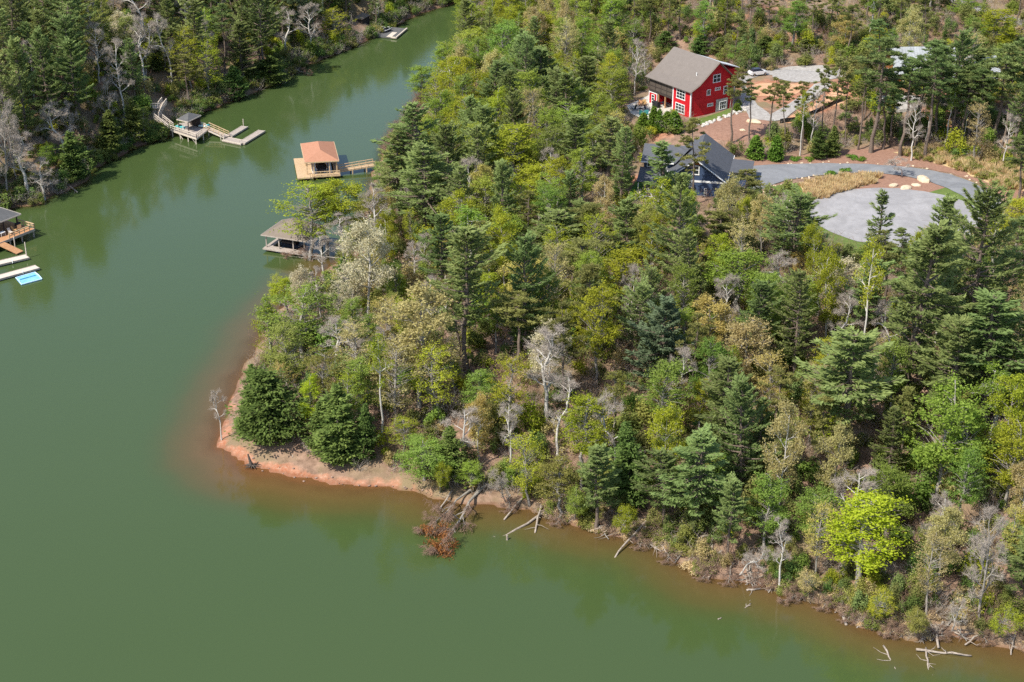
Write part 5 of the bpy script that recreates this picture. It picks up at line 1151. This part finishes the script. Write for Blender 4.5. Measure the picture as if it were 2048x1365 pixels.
# ------------------------------------------------------------------ the rest of the wood, kept clear of what the photo shows open
def poly_in(pts, poly): return inside(np.atleast_2d(np.array(pts, float)), np.array(poly, float))
OPEN = [
 [(-200, 1500), (-200, 560), (0, 412), (70, 408), (120, 392), (190, 345), (270, 303), (345, 282), (420, 238), (600, 150), (700, 100), (780, 68), (860, 24), (905, 12), (905, 75), (850, 125), (820, 142), (815, 168), (806, 200), (800, 240), (772, 265), (755, 300), (742, 345), (712, 348), (700, 365), (630, 364), (590, 382), (562, 405), (532, 452), (524, 470), (532, 495), (600, 535), (595, 555), (555, 595), (502, 645), (500, 705), (478, 745), (466, 775), (445, 800), (440, 880), (490, 860), (560, 882), (640, 922), (700, 945), (760, 945), (850, 958), (900, 990), (1000, 1015), (1200, 1070), (1310, 1092), (1400, 1156), (1600, 1196), (1750, 1262), (1900, 1275), (2060, 1310), (2400, 1500)],
 [(1300, 148), (1353, 90), (1437, 122), (1474, 158), (1468, 218), (1384, 244), (1345, 222), (1300, 250), (1252, 240), (1250, 210), (1296, 180)],
 [(1392, 262), (1420, 246), (1490, 216), (1540, 240), (1552, 272), (1480, 288), (1420, 276)],
 [(1292, 281), (1385, 262), (1412, 266), (1466, 312), (1492, 318), (1488, 346), (1456, 370), (1450, 398), (1380, 398), (1370, 350), (1296, 338)],
 [(1488, 320), (1600, 312), (1720, 296), (1850, 312), (2060, 350), (2060, 400), (1990, 400), (1960, 430), (1900, 420), (1885, 435), (1800, 450), (1760, 475), (1720, 492), (1650, 468), (1626, 440), (1596, 366), (1530, 378), (1490, 384)],
 [(1476, 150), (1640, 130), (1700, 140), (1700, 205), (1560, 250), (1500, 240), (1484, 200)],
 [(1768, 92), (1815, 92), (1800, 150), (1772, 150)], [(1740, 190), (1850, 190), (1845, 228), (1740, 218)],
 [(1258, 345), (1300, 340), (1298, 400), (1255, 402)],
 [(700, 18), (748, 18), (748, 64), (702, 64)], [(298, 196), (345, 196), (352, 264), (302, 238)], [(800, 190), (835, 168), (852, 215), (800, 292), (765, 302)],
]
CLEAR = [MULCH, ISLAND, LAWN, DRIVE] + OPEN[1:] + [[(445, 880), (490, 860), (560, 882), (640, 922), (700, 945), (760, 945), (850, 958), (880, 1000), (480, 940)]]
def is_open(x, y): return any(poly_in([(x, y)], p)[0] for p in OPEN)
def is_clear(x, y): return any(poly_in([(x, y)], p)[0] for p in CLEAR)
heroes_xy = [(t[0].location.x, t[0].location.y) for t in TREES]
ZONE_MIX = {
 'point': 'tan tan tan spring spring olive cedar bare bare bare birch green gold cream'.split(),
 'channel': 'lime lime lime green pine pine yellow spring tan birch'.split(),
 'middle': 'scrub scrub pine pine pine yellow lime gold tan tan bare bare spring spring green birch birch lime'.split(),
 'shore': 'pine pine green olive bare bare bare spring spring tan tan yellow scrub birch birch gold'.split(),
 'right': 'pine pine tall scrub bare bare tan tan green spring birch'.split(),
 'top': 'scrub scrub tall scrub green tan cedar'.split(),
 'left': 'pine pine pine cedar bare bare bare scrub cedar bluepine cedar olive tall'.split(),
}
def zone_mix(x, y, left):
    if left: return 'left'
    if x < 900 and y > 520: return 'point'
    if y > 880: return 'shore'
    if y < 300 and x > 1230: return 'top'
    if x < 1230 and y < 400: return 'channel'
    if x > 1600: return 'right'
    return 'middle'
TOPOPEN0 = [[(1440, -160), (1780, -160), (1720, 46), (1480, 48)], [(1880, -20), (2080, 0), (2080, 66), (1990, 50), (1890, 16)]]
taken = np.array(heroes_xy); tk_n = len(taken); taken = np.vstack([taken, np.full((1500, 2), 1e6)]); filler = 0
def any_in(x, y, polys):
    P = np.c_[x, y]; r = np.zeros(len(P), bool)
    for p in polys: r |= inside(P, np.array(p, float))
    return r
cand = np.c_[rng.uniform(-200, 200, 16000), rng.uniform(158, 540, 16000)]
cz = terr(cand); inP = sdist(cand, POLY_P, PW); inL = sdist(cand, POLY_L, LW); cpx, cpy, cs_ = proj(np.c_[cand, cz])
ok = (np.maximum(inP, inL) > 2.0) & (cpx > -50) & (cpx < 2100) & (cpy > -12) & (cpy < 1440) & ~any_in(cpx, cpy, CLEAR)
for (x, y), z, b_, px, py in zip(cand[ok], cz[ok], inL[ok], cpx[ok], cpy[ok]):
    left = b_ > 0; gap = FILL_GAP * (1.0 if left else 1.06) * (1.85 if (not left and py < 300 and px > 1230) else 1)
    if filler >= FILL_MAX: break
    if ((taken[:tk_n] - (x, y)) ** 2).sum(1).min() < gap * gap: continue
    zn = zone_mix(px, py, left); kind = R.choice(ZONE_MIX[zn])
    H = {'pine': R.uniform(12, 20), 'bluepine': R.uniform(9, 14), 'scrub': R.uniform(12, 18), 'slender': R.uniform(6, 11), 'cedar': R.uniform(4, 9)}.get(kind, R.uniform(9, 16.5))
    if left: H *= 1.12
    if zn == 'point': H = min(H, R.uniform(6, 11))
    Rw = H * {'pine': R.uniform(.18, .24), 'scrub': .19, 'cedar': .29, 'slender': .15, 'bare': .23, 'bluepine': .27}.get(kind, R.uniform(.18, .25))
    q = np.array([(x + dx * Rw, y, z + H * f) for dx, f in ((0, 1), (-.9, .65), (.9, .65), (0, .75), (0, .45))]); qx, qy, _ = proj(q)
    if any_in(qx, qy, OPEN).any() or any_in(np.array([px]), np.array([py]), TOPOPEN0).any(): continue
    plant(kind, (x, y, z), H, Rw); taken[tk_n] = (x, y); tk_n += 1; filler += 1
print('filler trees', filler, 'all trees', len(TREES))

# labels: look, then place along the landmark each tree stands nearest to
ZONES = [(560, 800, 'on the clay point'), (680, 640, 'behind the clay point'), (650, 430, 'by the brown-roofed boathouse'), (760, 330, 'by the terracotta boathouse gangway'), (850, 180, 'on the channel bank'),
 (960, 60, 'at the channel head'), (1120, 90, 'left of the red house woods'), (1230, 180, 'just left of red house'), (1230, 320, 'just left of navy house'), (1000, 330, 'inland of terracotta boathouse'), (900, 480, 'mid wood above the point'),
 (1080, 560, 'mid wood below terracotta boathouse'), (1200, 480, 'in wood below navy house'), (1400, 500, 'directly below navy house'), (1560, 520, 'left of the turning circle'), (1780, 540, 'below the turning circle'), (1980, 520, 'right of the turning circle'),
 (1000, 720, 'centre of the peninsula slope'), (1250, 700, 'mid slope under navy house'), (1480, 720, 'mid slope left of big pines'), (1750, 750, 'among the big right pines'), (1960, 760, 'at the right edge slope'), (800, 850, 'near shore behind clay beach'), (970, 930, 'near shore by fallen tree'),
 (1180, 980, 'near shore by leaning logs'), (1400, 1000, 'near shore middle'), (1600, 1060, 'near shore left of vivid tree'), (1800, 1120, 'near shore right of vivid tree'), (1980, 1150, 'bottom right shore'), (1400, 60, 'behind the red house'), (1560, 90, 'behind the gravel court'), (1560, 280, 'above the driveway bend'),
 (1700, 70, 'behind the clay drive'), (1790, 260, 'before the grey-roofed house'), (1900, 60, 'behind the grey-roofed house'), (1980, 250, 'right of the gravel yard'), (60, 350, 'behind the left boathouse'), (60, 150, 'at the left bank edge'), (180, 250, 'left bank below the hill'), (200, 80, 'on the left hill'),
 (330, 130, 'above the bank stairs'), (280, 240, 'beside the bank stairs'), (450, 150, 'behind the pavilion dock'), (420, 30, 'hilltop above pavilion dock'), (580, 110, 'on the left channel bank'), (700, 40, 'around the far hut')]
ORD = 'first second third fourth fifth sixth seventh eighth ninth tenth eleventh twelfth thirteenth fourteenth fifteenth sixteenth seventeenth eighteenth nineteenth twentieth'.split() + [a + '-' + b for a in ('twenty', 'thirty', 'forty') for b in 'first second third fourth fifth sixth seventh eighth ninth'.split()]
bins = {}
for t in TREES:
    zi = min(range(len(ZONES)), key=lambda i: (ZONES[i][0] - t[2]) ** 2 + 1.6 * (ZONES[i][1] - t[3]) ** 2); bins.setdefault((t[1], zi), []).append(t)
for (kind, zi), ts in bins.items():
    ts.sort(key=lambda t: t[2]); words = LOOK[kind][4]; cat = LOOK[kind][3]
    for i, t in enumerate(ts):
        if len(ts) == 1: lb = f'only {words} {ZONES[zi][2]}'
        elif i == 0: lb = f'leftmost {words} {ZONES[zi][2]}'
        elif i == len(ts) - 1: lb = f'rightmost {words} {ZONES[zi][2]}'
        else: lb = f'{words}, {ORD[min(i, len(ORD) - 1)]} from left {ZONES[zi][2]}'
        tag(t[0], lb, cat, {'pine tree': 'pines of the wood', 'cedar tree': 'cedars of the wood', 'bare tree': 'leafless trees of the wood', 'shrub': 'clipped shrubs by the houses'}.get(cat, 'broadleaf trees of the wood'))

# ------------------------------------------------------------------ undergrowth, straw grass and brush: uncountable, scattered as instances
def scatter(name, protos, pts, scl, label, cat):
    lib = bpy.data.collections.new(name + '_library')
    for k, me in enumerate(protos):
        o = bpy.data.objects.new(f'{name}_clump_{k:02d}', me); lib.objects.link(o)
    n = len(pts); me = bpy.data.meshes.new(name); me.vertices.add(n); me.vertices.foreach_set('co', np.asarray(pts, np.float32).ravel())
    for an, ty, key, val in (('rot', 'FLOAT', 'value', rng.uniform(0, 6.283, n)), ('scl', 'FLOAT_VECTOR', 'vector', scl), ('pick', 'INT', 'value', rng.integers(0, len(protos), n))):
        a = me.attributes.new(an, ty, 'POINT'); a.data.foreach_set(key, np.ascontiguousarray(val, np.int32 if ty == 'INT' else np.float32).ravel())
    for p in protos:
        for m_ in p.materials:
            if m_ and m_.name not in [x.name for x in me.materials if x]: me.materials.append(m_)
    o = link(name, me); tag(o, label, cat, kind='stuff')
    ng = bpy.data.node_groups.new(name + '_scatter', 'GeometryNodeTree'); ng.interface.new_socket('Geometry', in_out='INPUT', socket_type='NodeSocketGeometry'); ng.interface.new_socket('Geometry', in_out='OUTPUT', socket_type='NodeSocketGeometry')
    gi = ng.nodes.new('NodeGroupInput'); go = ng.nodes.new('NodeGroupOutput'); ip = ng.nodes.new('GeometryNodeInstanceOnPoints'); ci = ng.nodes.new('GeometryNodeCollectionInfo')
    ci.inputs['Collection'].default_value = lib; ci.inputs['Separate Children'].default_value = True; ci.inputs['Reset Children'].default_value = True
    def attr(an, ty):
        a = ng.nodes.new('GeometryNodeInputNamedAttribute'); a.data_type = ty; a.inputs['Name'].default_value = an; return a.outputs['Attribute']
    cx = ng.nodes.new('ShaderNodeCombineXYZ'); er = ng.nodes.new('FunctionNodeEulerToRotation'); L = ng.links.new
    L(attr('rot', 'FLOAT'), cx.inputs['Z']); L(cx.outputs[0], er.inputs[0]); L(er.outputs[0], ip.inputs['Rotation'])
    L(attr('scl', 'FLOAT_VECTOR'), ip.inputs['Scale']); ip.inputs['Pick Instance'].default_value = True; L(attr('pick', 'INT'), ip.inputs['Instance Index'])
    L(gi.outputs[0], ip.inputs['Points']); L(ci.outputs[0], ip.inputs['Instance']); L(ip.outputs[0], go.inputs[0])
    md = o.modifiers.new('scatter', 'NODES'); md.node_group = ng
    return o
S_GREEN = [shrub(81, mat_='olive'), shrub(82, 2.4, 1.1, 700, 'green'), shrub(83, 1.6, 1.3, 700, 'cedar', .11), shrub(84, 2.2, 1.2, 600, 'yellow'), shrub(85, 2.6, 1.2, 800, 'cedar', .11), shrub(86, 1.8, 1.2, 500, 'tan'), shrub(89, 2.4, 1.3, 800, 'scrub', .12)]
S_TALL = [shrub(141, 5.0, 1.7, 1500, 'olive', .15), shrub(142, 5.5, 1.6, 1500, 'green', .15), shrub(143, 4.5, 1.6, 1500, 'cedar', .13), shrub(144, 6.0, 1.7, 1600, 'scrub', .14), shrub(145, 5.0, 1.8, 1300, 'yellow', .15), shrub(146, 5.5, 1.7, 1600, 'pine', .14), shrub(147, 5.0, 1.8, 900, 'tan', .14)]
S_TWIG = [twiggy(91), twiggy(92, 2.8, 1.3, 110, 'twig_brown'), twiggy(93, 1.8, 1.5, 110)]
S_BRUSH = [shrub(95, 1.1, 1.3, 420, 'brush', .12), shrub(99, 1.5, 1.3, 500, 'olive', .12), twiggy(96, 1.6, 1.4, 120, 'twig_brown'), twiggy(97, 1.2, 1.6, 110), shrub(98, .9, 1.2, 320, 'straw', .12)]
S_STRAW = [tussock(101), tussock(102, 110, 1.3), tussock(103, 80, .9)]
TOPOPEN = TOPOPEN0
def spots(n, cond, box=(-160, 160, 160, 520)):
    c = np.c_[rng.uniform(box[0], box[1], n), rng.uniform(box[2], box[3], n)]; z = terr(c); px, py, _ = proj(np.c_[c, z])
    k = (px > -120) & (px < 2170) & (py > -140) & (py < 1420); c, z, px, py = c[k], z[k], px[k], py[k]
    k = cond(px, py, sdist(c, POLY_P, PW), sdist(c, POLY_L, LW))
    return np.c_[c, z][k]
def scl_(n, lo, hi):
    s = rng.uniform(lo, hi, (n, 1)); return np.hstack([s * rng.uniform(.8, 1.3, (n, 1)), s * rng.uniform(.8, 1.3, (n, 1)), s])
def low_ok(px, py, up=14): return ~any_in(px, py, CLEAR) & ~any_in(px, py - up, OPEN[1:] if up == 8 else OPEN)
thin = lambda x, y: ~any_in(x, y, TOPOPEN) | (np.random.default_rng(1).uniform(size=len(x)) < .12)
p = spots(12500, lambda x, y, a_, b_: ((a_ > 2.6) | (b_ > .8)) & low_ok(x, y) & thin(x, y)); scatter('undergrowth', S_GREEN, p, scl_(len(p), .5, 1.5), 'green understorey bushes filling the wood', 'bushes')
p = spots(3300, lambda x, y, a_, b_: ((a_ > 6) | (b_ > 1.5)) & low_ok(x, y, 40) & thin(x, y)); scatter('young_growth', S_TALL, p, scl_(len(p), .7, 1.35), 'head-high saplings and young evergreens of the understorey', 'bushes')
p = spots(12500, lambda x, y, a_, b_: ((a_ > 1.8) | (b_ > .6)) & low_ok(x, y)); scatter('bare_undergrowth', S_TWIG, p, scl_(len(p), .6, 1.7), 'leafless grey twiggy undergrowth of the wood', 'bushes')
p = spots(30000, lambda x, y, a_, b_: (b_ > -.5) & (b_ < 5) & low_ok(x, y, 8), (-170, 10, 250, 520)); scatter('bank_shrubs', [shrub(151, 2.6, 1.6, 800, 'cedar', .13), shrub(152, 2.2, 1.6, 800, 'olive', .13), shrub(153, 3.0, 1.5, 900, 'cedar', .13), twiggy(154, 2.8, 1.6, 150), shrub(155, 2.0, 1.5, 700, 'scrub', .12)], p, scl_(len(p), .6, 1.3), 'dark shrubs overhanging the far left waterline', 'bushes')
far = np.c_[rng.uniform(-420, 420, 9000), rng.uniform(380, 800, 9000)]; fz = terr(far); fx, fy, _ = proj(np.c_[far, fz]); k = ((fy < -14) | (fx < -60) | (fx > 2110)) & (fy > -420) & (np.maximum(sdist(far, POLY_P, PW), sdist(far, POLY_L, LW)) > 3)
p = np.c_[far, fz][k]; scatter('distant_wood', S_TALL, p, scl_(len(p), 2.2, 3.6) * np.array([.8, .8, 1]), 'continuous woodland beyond the picture edge', 'wood')
p = spots(2600, lambda x, y, a_, b_: (a_ > .6) & (a_ < 7) & (x > 870) & (y > 940), (-15, 95, 160, 245)); scatter('shore_saplings', S_TALL, p, scl_(len(p), .35, .85), 'young green saplings crowding the near bank', 'bushes')
PATCHY = lambda c: wob(c[:, 0] * 3.1, c[:, 1] * 3.1) > -1.1
p = spots(26000, lambda x, y, a_, b_: (a_ > -.3) & (a_ < 3.5) & (x > 880) & (y > 950), (-10, 90, 160, 240)); p = p[PATCHY(p)]; scatter('shore_brush', S_BRUSH, p, scl_(len(p), .4, 1.0), 'dry brush and dead twigs along the near shore', 'brush')
p = spots(9000, lambda x, y, a_, b_: (a_ > 0) & (a_ < 5) & (x > 755) & (x < 850) & (y > 150) & (y < 310), (-60, 0, 330, 440)); scatter('bank_brush', [twiggy(111, 2.6, 1.5, 150, 'twig_brown'), twiggy(112, 2.2, 1.5, 150, 'twig_brown')], p, scl_(len(p), .7, 1.3), 'reddish brown leafless brush on the channel bank', 'brush')
STRAW1 = [(1600, 372), (1650, 360), (1720, 352), (1760, 356), (1755, 366), (1700, 380), (1640, 402), (1615, 400)]; STRAW2 = [(1790, 306), (1870, 296), (1960, 292), (2048, 312), (2060, 380), (2000, 380), (1930, 345), (1880, 330), (1830, 318)]
M['straw_bed'] = surf('fallen_straw', (.42, .30, .16), (.62, .48, .28), 1.5, bmp=.9, var=.6)
patch('straw_bed', STRAW1, M['straw_bed'], .09, label='fallen straw below the island grass', ragged=.3)
patch('straw_bed', STRAW2, M['straw_bed'], .07, label='fallen straw on the grass bank', ragged=.5)
def straw_in(poly, n, box): return spots(n, lambda x, y, a_, b_: any_in(x, y, [poly]), box)
b0 = O_CUL
p = straw_in(STRAW1, 9000, (b0[0] - 30, b0[0] + 12, b0[1] + 4, b0[1] + 36)); p = p[:330]; scatter('straw_grass', S_STRAW, p, scl_(len(p), .7, 1.35), 'tall straw coloured grass on the planting island', 'grass')
p = straw_in(STRAW2, 9000, (b0[0] - 10, b0[0] + 50, b0[1] + 10, b0[1] + 70)); p = p[:650]; scatter('straw_grass', S_STRAW + [shrub(104, 1.2, .8, 300, 'olive', .1)], p, scl_(len(p), .8, 1.7), 'straw coloured grass bank right of the driveway', 'grass')
# low dark green shrubs set out along the drive
S_J = [shrub(121, .8, 1.5, 700, 'arbor', .12), shrub(122, .7, 1.3, 600, 'arbor', .12)]
for i, (x, y) in enumerate(((1592, 320), (1618, 321), (1702, 318), (1724, 321), (1694, 344), (1660, 349))):
    q = ground(x, y); o = link('juniper_shrub', S_J[i % 2])
    o.location = q; o.rotation_euler[2] = i * 1.3
    tag(o, ['leftmost', 'second from left', 'third from left', 'rightmost'][i] + ' spreading juniper above the driveway' if i < 4 else ('right' if i == 4 else 'left') + ' spreading juniper below the driveway edge', 'shrub', 'junipers along the driveway')
q = ground(1540, 392); o = link('red_maple_shrub', shrub(131, 1.4, 1.0, 500, 'rust', .12)); o.location = q; tag(o, 'dark red shrub left of the planting island', 'shrub')

# ------------------------------------------------------------------ fallen logs and driftwood along the near shore
def log(a_, b_, r0, r1, label, twigs=0, za=.15, zb=None, mm='dead_wood', name='fallen_log', seed=0):
    g = np.random.default_rng(seed + int(a_[0]))
    p = at(*a_, za) if za is not None else ground(*a_); q = (at(*b_, zb) if zb is not None else ground(*b_) + np.array([0, 0, .3]))
    root = empty(name, (p[0], p[1], 0), 0, label, 'log', 'driftwood along the near shore'); o = np.array([p[0], p[1], 0]); p = p - o; q = q - o
    n = 6; L = np.linalg.norm(q - p); pts = [p + (q - p) * i / n + (g.normal(size=3) * L * .012 if 0 < i < n else 0) for i in range(n + 1)]
    MB().tube(pts, [r0 + (r1 - r0) * i / n for i in range(n + 1)], 8).build('trunk', M[mm], root, True)
    if twigs:
        m = MB()
        for k in range(twigs):
            t = g.uniform(.1, .95); b0_ = p + (q - p) * t; d = rdir(g, 1)[0]; d[2] = abs(d[2]) * .5 - .1; e = b0_ + d * g.uniform(.6, 2.2); mid = (b0_ + e) / 2 + g.normal(size=3) * .15; m.tube([b0_, mid, e], [.05, .035, .012], 5)
        m.build('branch', M[mm], root)
    return root
LOGS = [((968, 1094), (1093, 1026), .10, .2, 'long straight log slanting out of the water by fallen tree', 2, -.25), ((1008, 1040), (1074, 967), .12, .17, 'dark log leaning from bank beside the long straight log', 0, .1), ((1070, 1066), (1083, 1010), .12, .16, 'forked pale log reaching into the water', 7, .05),
 ((1225, 1124), (1314, 1020), .1, .2, 'long log propped on the clay landslip', 3, -.3), ((1393, 1115), (1540, 1099), .16, .14, 'long horizontal pale log lying along the shore', 9, .9, .9), ((1587, 1115), (1622, 1152), .22, .2, 'thick pale log pointing down the bank left of vivid tree', 0, 1.3, .5), ((1420, 1123), (1427, 1067), .07, .12, 'thin upright dead stem above the brush', 3, .4),
 ((1493, 1181), (1521, 1177), .14, .12, 'short white log floating at the brush edge', 2, .1, .2), ((1767, 1292), (1800, 1360), .13, .06, 'branching log running down under bottom right water', 5, .2, -.3), ((1852, 1296), (1858, 1349), .13, .08, 'upright branching snag in bottom right water', 6, .35, -.2), ((1832, 1299), (1943, 1312), .16, .1, 'pale horizontal log at the bottom right waterline', 5, .35, .2),
 ((1877, 1296), (1870, 1255), .14, .2, 'stout leaning log above the horizontal log', 1, .3), ((1693, 1251), (1682, 1222), .18, .24, 'short stout log at the bank below vivid tree', 1, .0), ((1490, 1216), (1502, 1207), .06, .05, 'tiny crossed driftwood sticks off the near shore', 3, .05, .1), ((1436, 1239), (1443, 1236), .09, .06, 'small floating stick alone on green water', 0, .05, .08),
 ((880, 1020), (905, 985), .1, .16, 'short log at the end of the clay beach', 2, .05), ((1180, 1062), (1240, 1050), .1, .12, 'low log on the bank under near cedars', 3, .3), ((1640, 1200), (1690, 1165), .09, .14, 'branchy log under the vivid tree', 8, .2), ((1930, 1290), (1990, 1255), .1, .16, 'log on the bottom right bank', 4, .3), ((585, 915), (592, 890), .06, .07, 'short pale stake lying on the clay beach', 0, 1.0, 1.3),
 ((1330, 1080), (1420, 1075), .1, .14, 'pale log half hidden in the landslip brush', 4, .9), ((1780, 1235), (1850, 1245), .1, .13, 'log across the bottom right bank brush', 7, .8, .9), ((380, 190), (435, 208), .12, .1, 'white log at the waterline behind the pavilion dock', 0, .2, .2), ((130, 365), (155, 385), .12, .1, 'pale log sliding into water from left bank', 1, .9, .05)]
for i, a_ in enumerate(LOGS): log(*a_[:5], twigs=a_[5], za=a_[6], zb=a_[7] if len(a_) > 7 else None, seed=i)
q = at(1014, 1080, 0); o = link('stump_post', mesh('stump_post', *(lambda b: (np.array(b.v), b.f))(MB().tube([(0, 0, -1.2), (.03, 0, .3), (0, 0, .7)], [.17, .15, .13], 9)), M['dead_wood'])); o.location = q; tag(o, 'lone pale stump standing out of the green water', 'stump')
q = at(503, 932, .3); r_ = empty('root_stump', (q[0], q[1], .2), .4, 'dark uprooted stump on the tip of the clay beach', 'stump'); g = np.random.default_rng(5)
MB().tube([(0, 0, .1), (-.15, .1, .9), (-.35, .2, 2.0)], [.28, .2, .1], 8).build('stem', M['trunk_dark'], r_)
m = MB()
for k in range(14): a_ = k * .45; m.tube([(0, 0, .2), (math.cos(a_) * .6, math.sin(a_) * .6, g.uniform(0, .35)), (math.cos(a_) * g.uniform(.9, 1.5), math.sin(a_) * g.uniform(.8, 1.3), g.uniform(-.1, .3))], [.12, .08, .02], 5)
m.build('root', M['trunk_dark'], r_)
# fallen tree with rusty dead foliage, its crown in the water
def fallen(xb, yb, xt, yt, H, Rw, label, rust=0):
    p = ground(xb, yb); q = at(xt, yt, .3); d = q - p; rz = math.atan2(d[1], d[0]); tm, cm, H0, R0 = PROTO['bare'][2]
    r = empty('fallen_tree', (p[0], p[1], p[2] + .4), 0, label, 'fallen tree'); el = math.atan2(d[2] - .2, math.hypot(d[0], d[1]))
    r.rotation_euler = (0, math.pi / 2 - el, rz); s = np.linalg.norm(d) / H0; r.scale = (Rw / R0, Rw / R0, s); link('trunk', tm, r)
    c = link('crown', cm, r); c.material_slots[0].link = 'OBJECT'; c.material_slots[0].material = M['twig_brown']
    if rust:
        g = np.random.default_rng(int(xb)); C = []
        for k in range(34):
            c0 = np.array([g.uniform(-.1, 1) * R0 * .75, g.normal() * R0 * .45, H0 * g.uniform(.62, 1.02)]); n = 150; e = rdir(g, n); C.append(c0 + e * g.uniform(.1, .75, (n, 1)))
        C = np.vstack(C); n = len(C); dr = unit(np.array([.8, 0, .2]) + g.normal(size=(n, 3)) * .6)
        link('dead_foliage', leaves_mesh('dead_foliage', C, dr * .15, unit(np.cross(dr, rdir(g, n))) * .05, np.clip(g.normal(.5, .25, n), 0, 1), LEAF['rust']), r)
    return r
fallen(965, 982, 862, 1106, 9, 4.0, 'fallen tree with rusty dead foliage lying in the water', 1)
fallen(938, 988, 838, 1066, 8, 2.8, 'bare grey fallen treetop beside the rusty fallen tree')
fallen(1640, 1170, 1560, 1205, 8, 1.9, 'bare fallen treetop drooping into water left of vivid tree')
fallen(1440, 1110, 1395, 1150, 6, 1.8, 'brown brushy fallen top at the landslip end')
fallen(1500, 1140, 1510, 1178, 6, 1.6, 'bare fallen crown beside the short white log')
fallen(1840, 1250, 1760, 1270, 7, 1.6, 'bare fallen branches on bottom right shore')
fallen(680, 520, 570, 512, 8, 2.2, 'leafy fallen branches in water before brown boathouse')
fallen(110, 372, 78, 402, 5, 1.5, 'bleached fallen branches beside left boathouse')
fallen(585, 140, 622, 150, 5, 1.6, 'pale fallen branches at the left channel bank')
# tangles of dead branches hanging over the near waterline
TANGLES = sorted([(1130, 1030, 1105, 1052), (1290, 1062, 1275, 1100), (1345, 1095, 1330, 1128), (1420, 1130, 1400, 1162), (1465, 1135, 1452, 1172), (1535, 1148, 1540, 1180), (1590, 1172, 1580, 1205), (1660, 1190, 1640, 1222), (1705, 1215, 1690, 1246), (1790, 1240, 1775, 1276), (1885, 1252, 1880, 1282), (1960, 1262, 1975, 1292), (1020, 998, 1015, 1026)])
for i, t in enumerate(TANGLES): fallen(*t, 5, 2.1, 'leftmost' * (i == 0) + ORD[i] * (i > 0) + ' from left'* (i > 0) + ' tangle of dead branches along the near waterline')

# stranded branches and leaning stems crowd the eroded bank between the landslip and the right edge
g = np.random.default_rng(77); xs = np.sort(g.uniform(1215, 2040, 30))
sp = np.array(SHORE_P, float)
for i, x in enumerate(xs):
    ys = float(np.interp(x, sp[24:, 0], sp[24:, 1])); dx, dy = g.uniform(-45, 45), g.uniform(-34, -8)
    log((x, ys + g.uniform(2, 12)), (x + dx, ys + dy), g.uniform(.05, .09), g.uniform(.07, .13), 'leftmost thin dead stem stranded on the eroded right bank' if i == 0 else f'thin dead stem on the eroded right bank, {ORD[i]} from left', twigs=int(g.integers(5, 11)), za=g.uniform(-.15, .25), seed=500 + i, mm='dead_wood' if i % 3 else 'trunk_grey', name='dead_stem')
for i, (x, y, k_, H_, tl) in enumerate(sorted(((1010, 1003, 'bare', 8, .5), (1150, 1040, 'green', 7, .45), (1235, 1066, 'spring', 7, .5), (1480, 1150, 'bare', 7, .6), (1620, 1185, 'tan', 6, .55), (1745, 1245, 'spring', 7, .5), (1830, 1265, 'olive', 6, .5), (1905, 1262, 'bare', 7, .5), (1985, 1280, 'spring', 7, .45), (560, 612, 'spring', 7, .3), (880, 985, 'spring', 6, .4)))):
    b_ = ground(x, y); r_ = plant(k_, b_, H_, H_ * .24, None, 0.0, (tl, g.uniform(-.25, .25))); tag(r_, f'{LOOK[k_][4]} leaning out over the water, {ORD[i]} from left of shore leaners', LOOK[k_][3], 'trees leaning over the near shore')
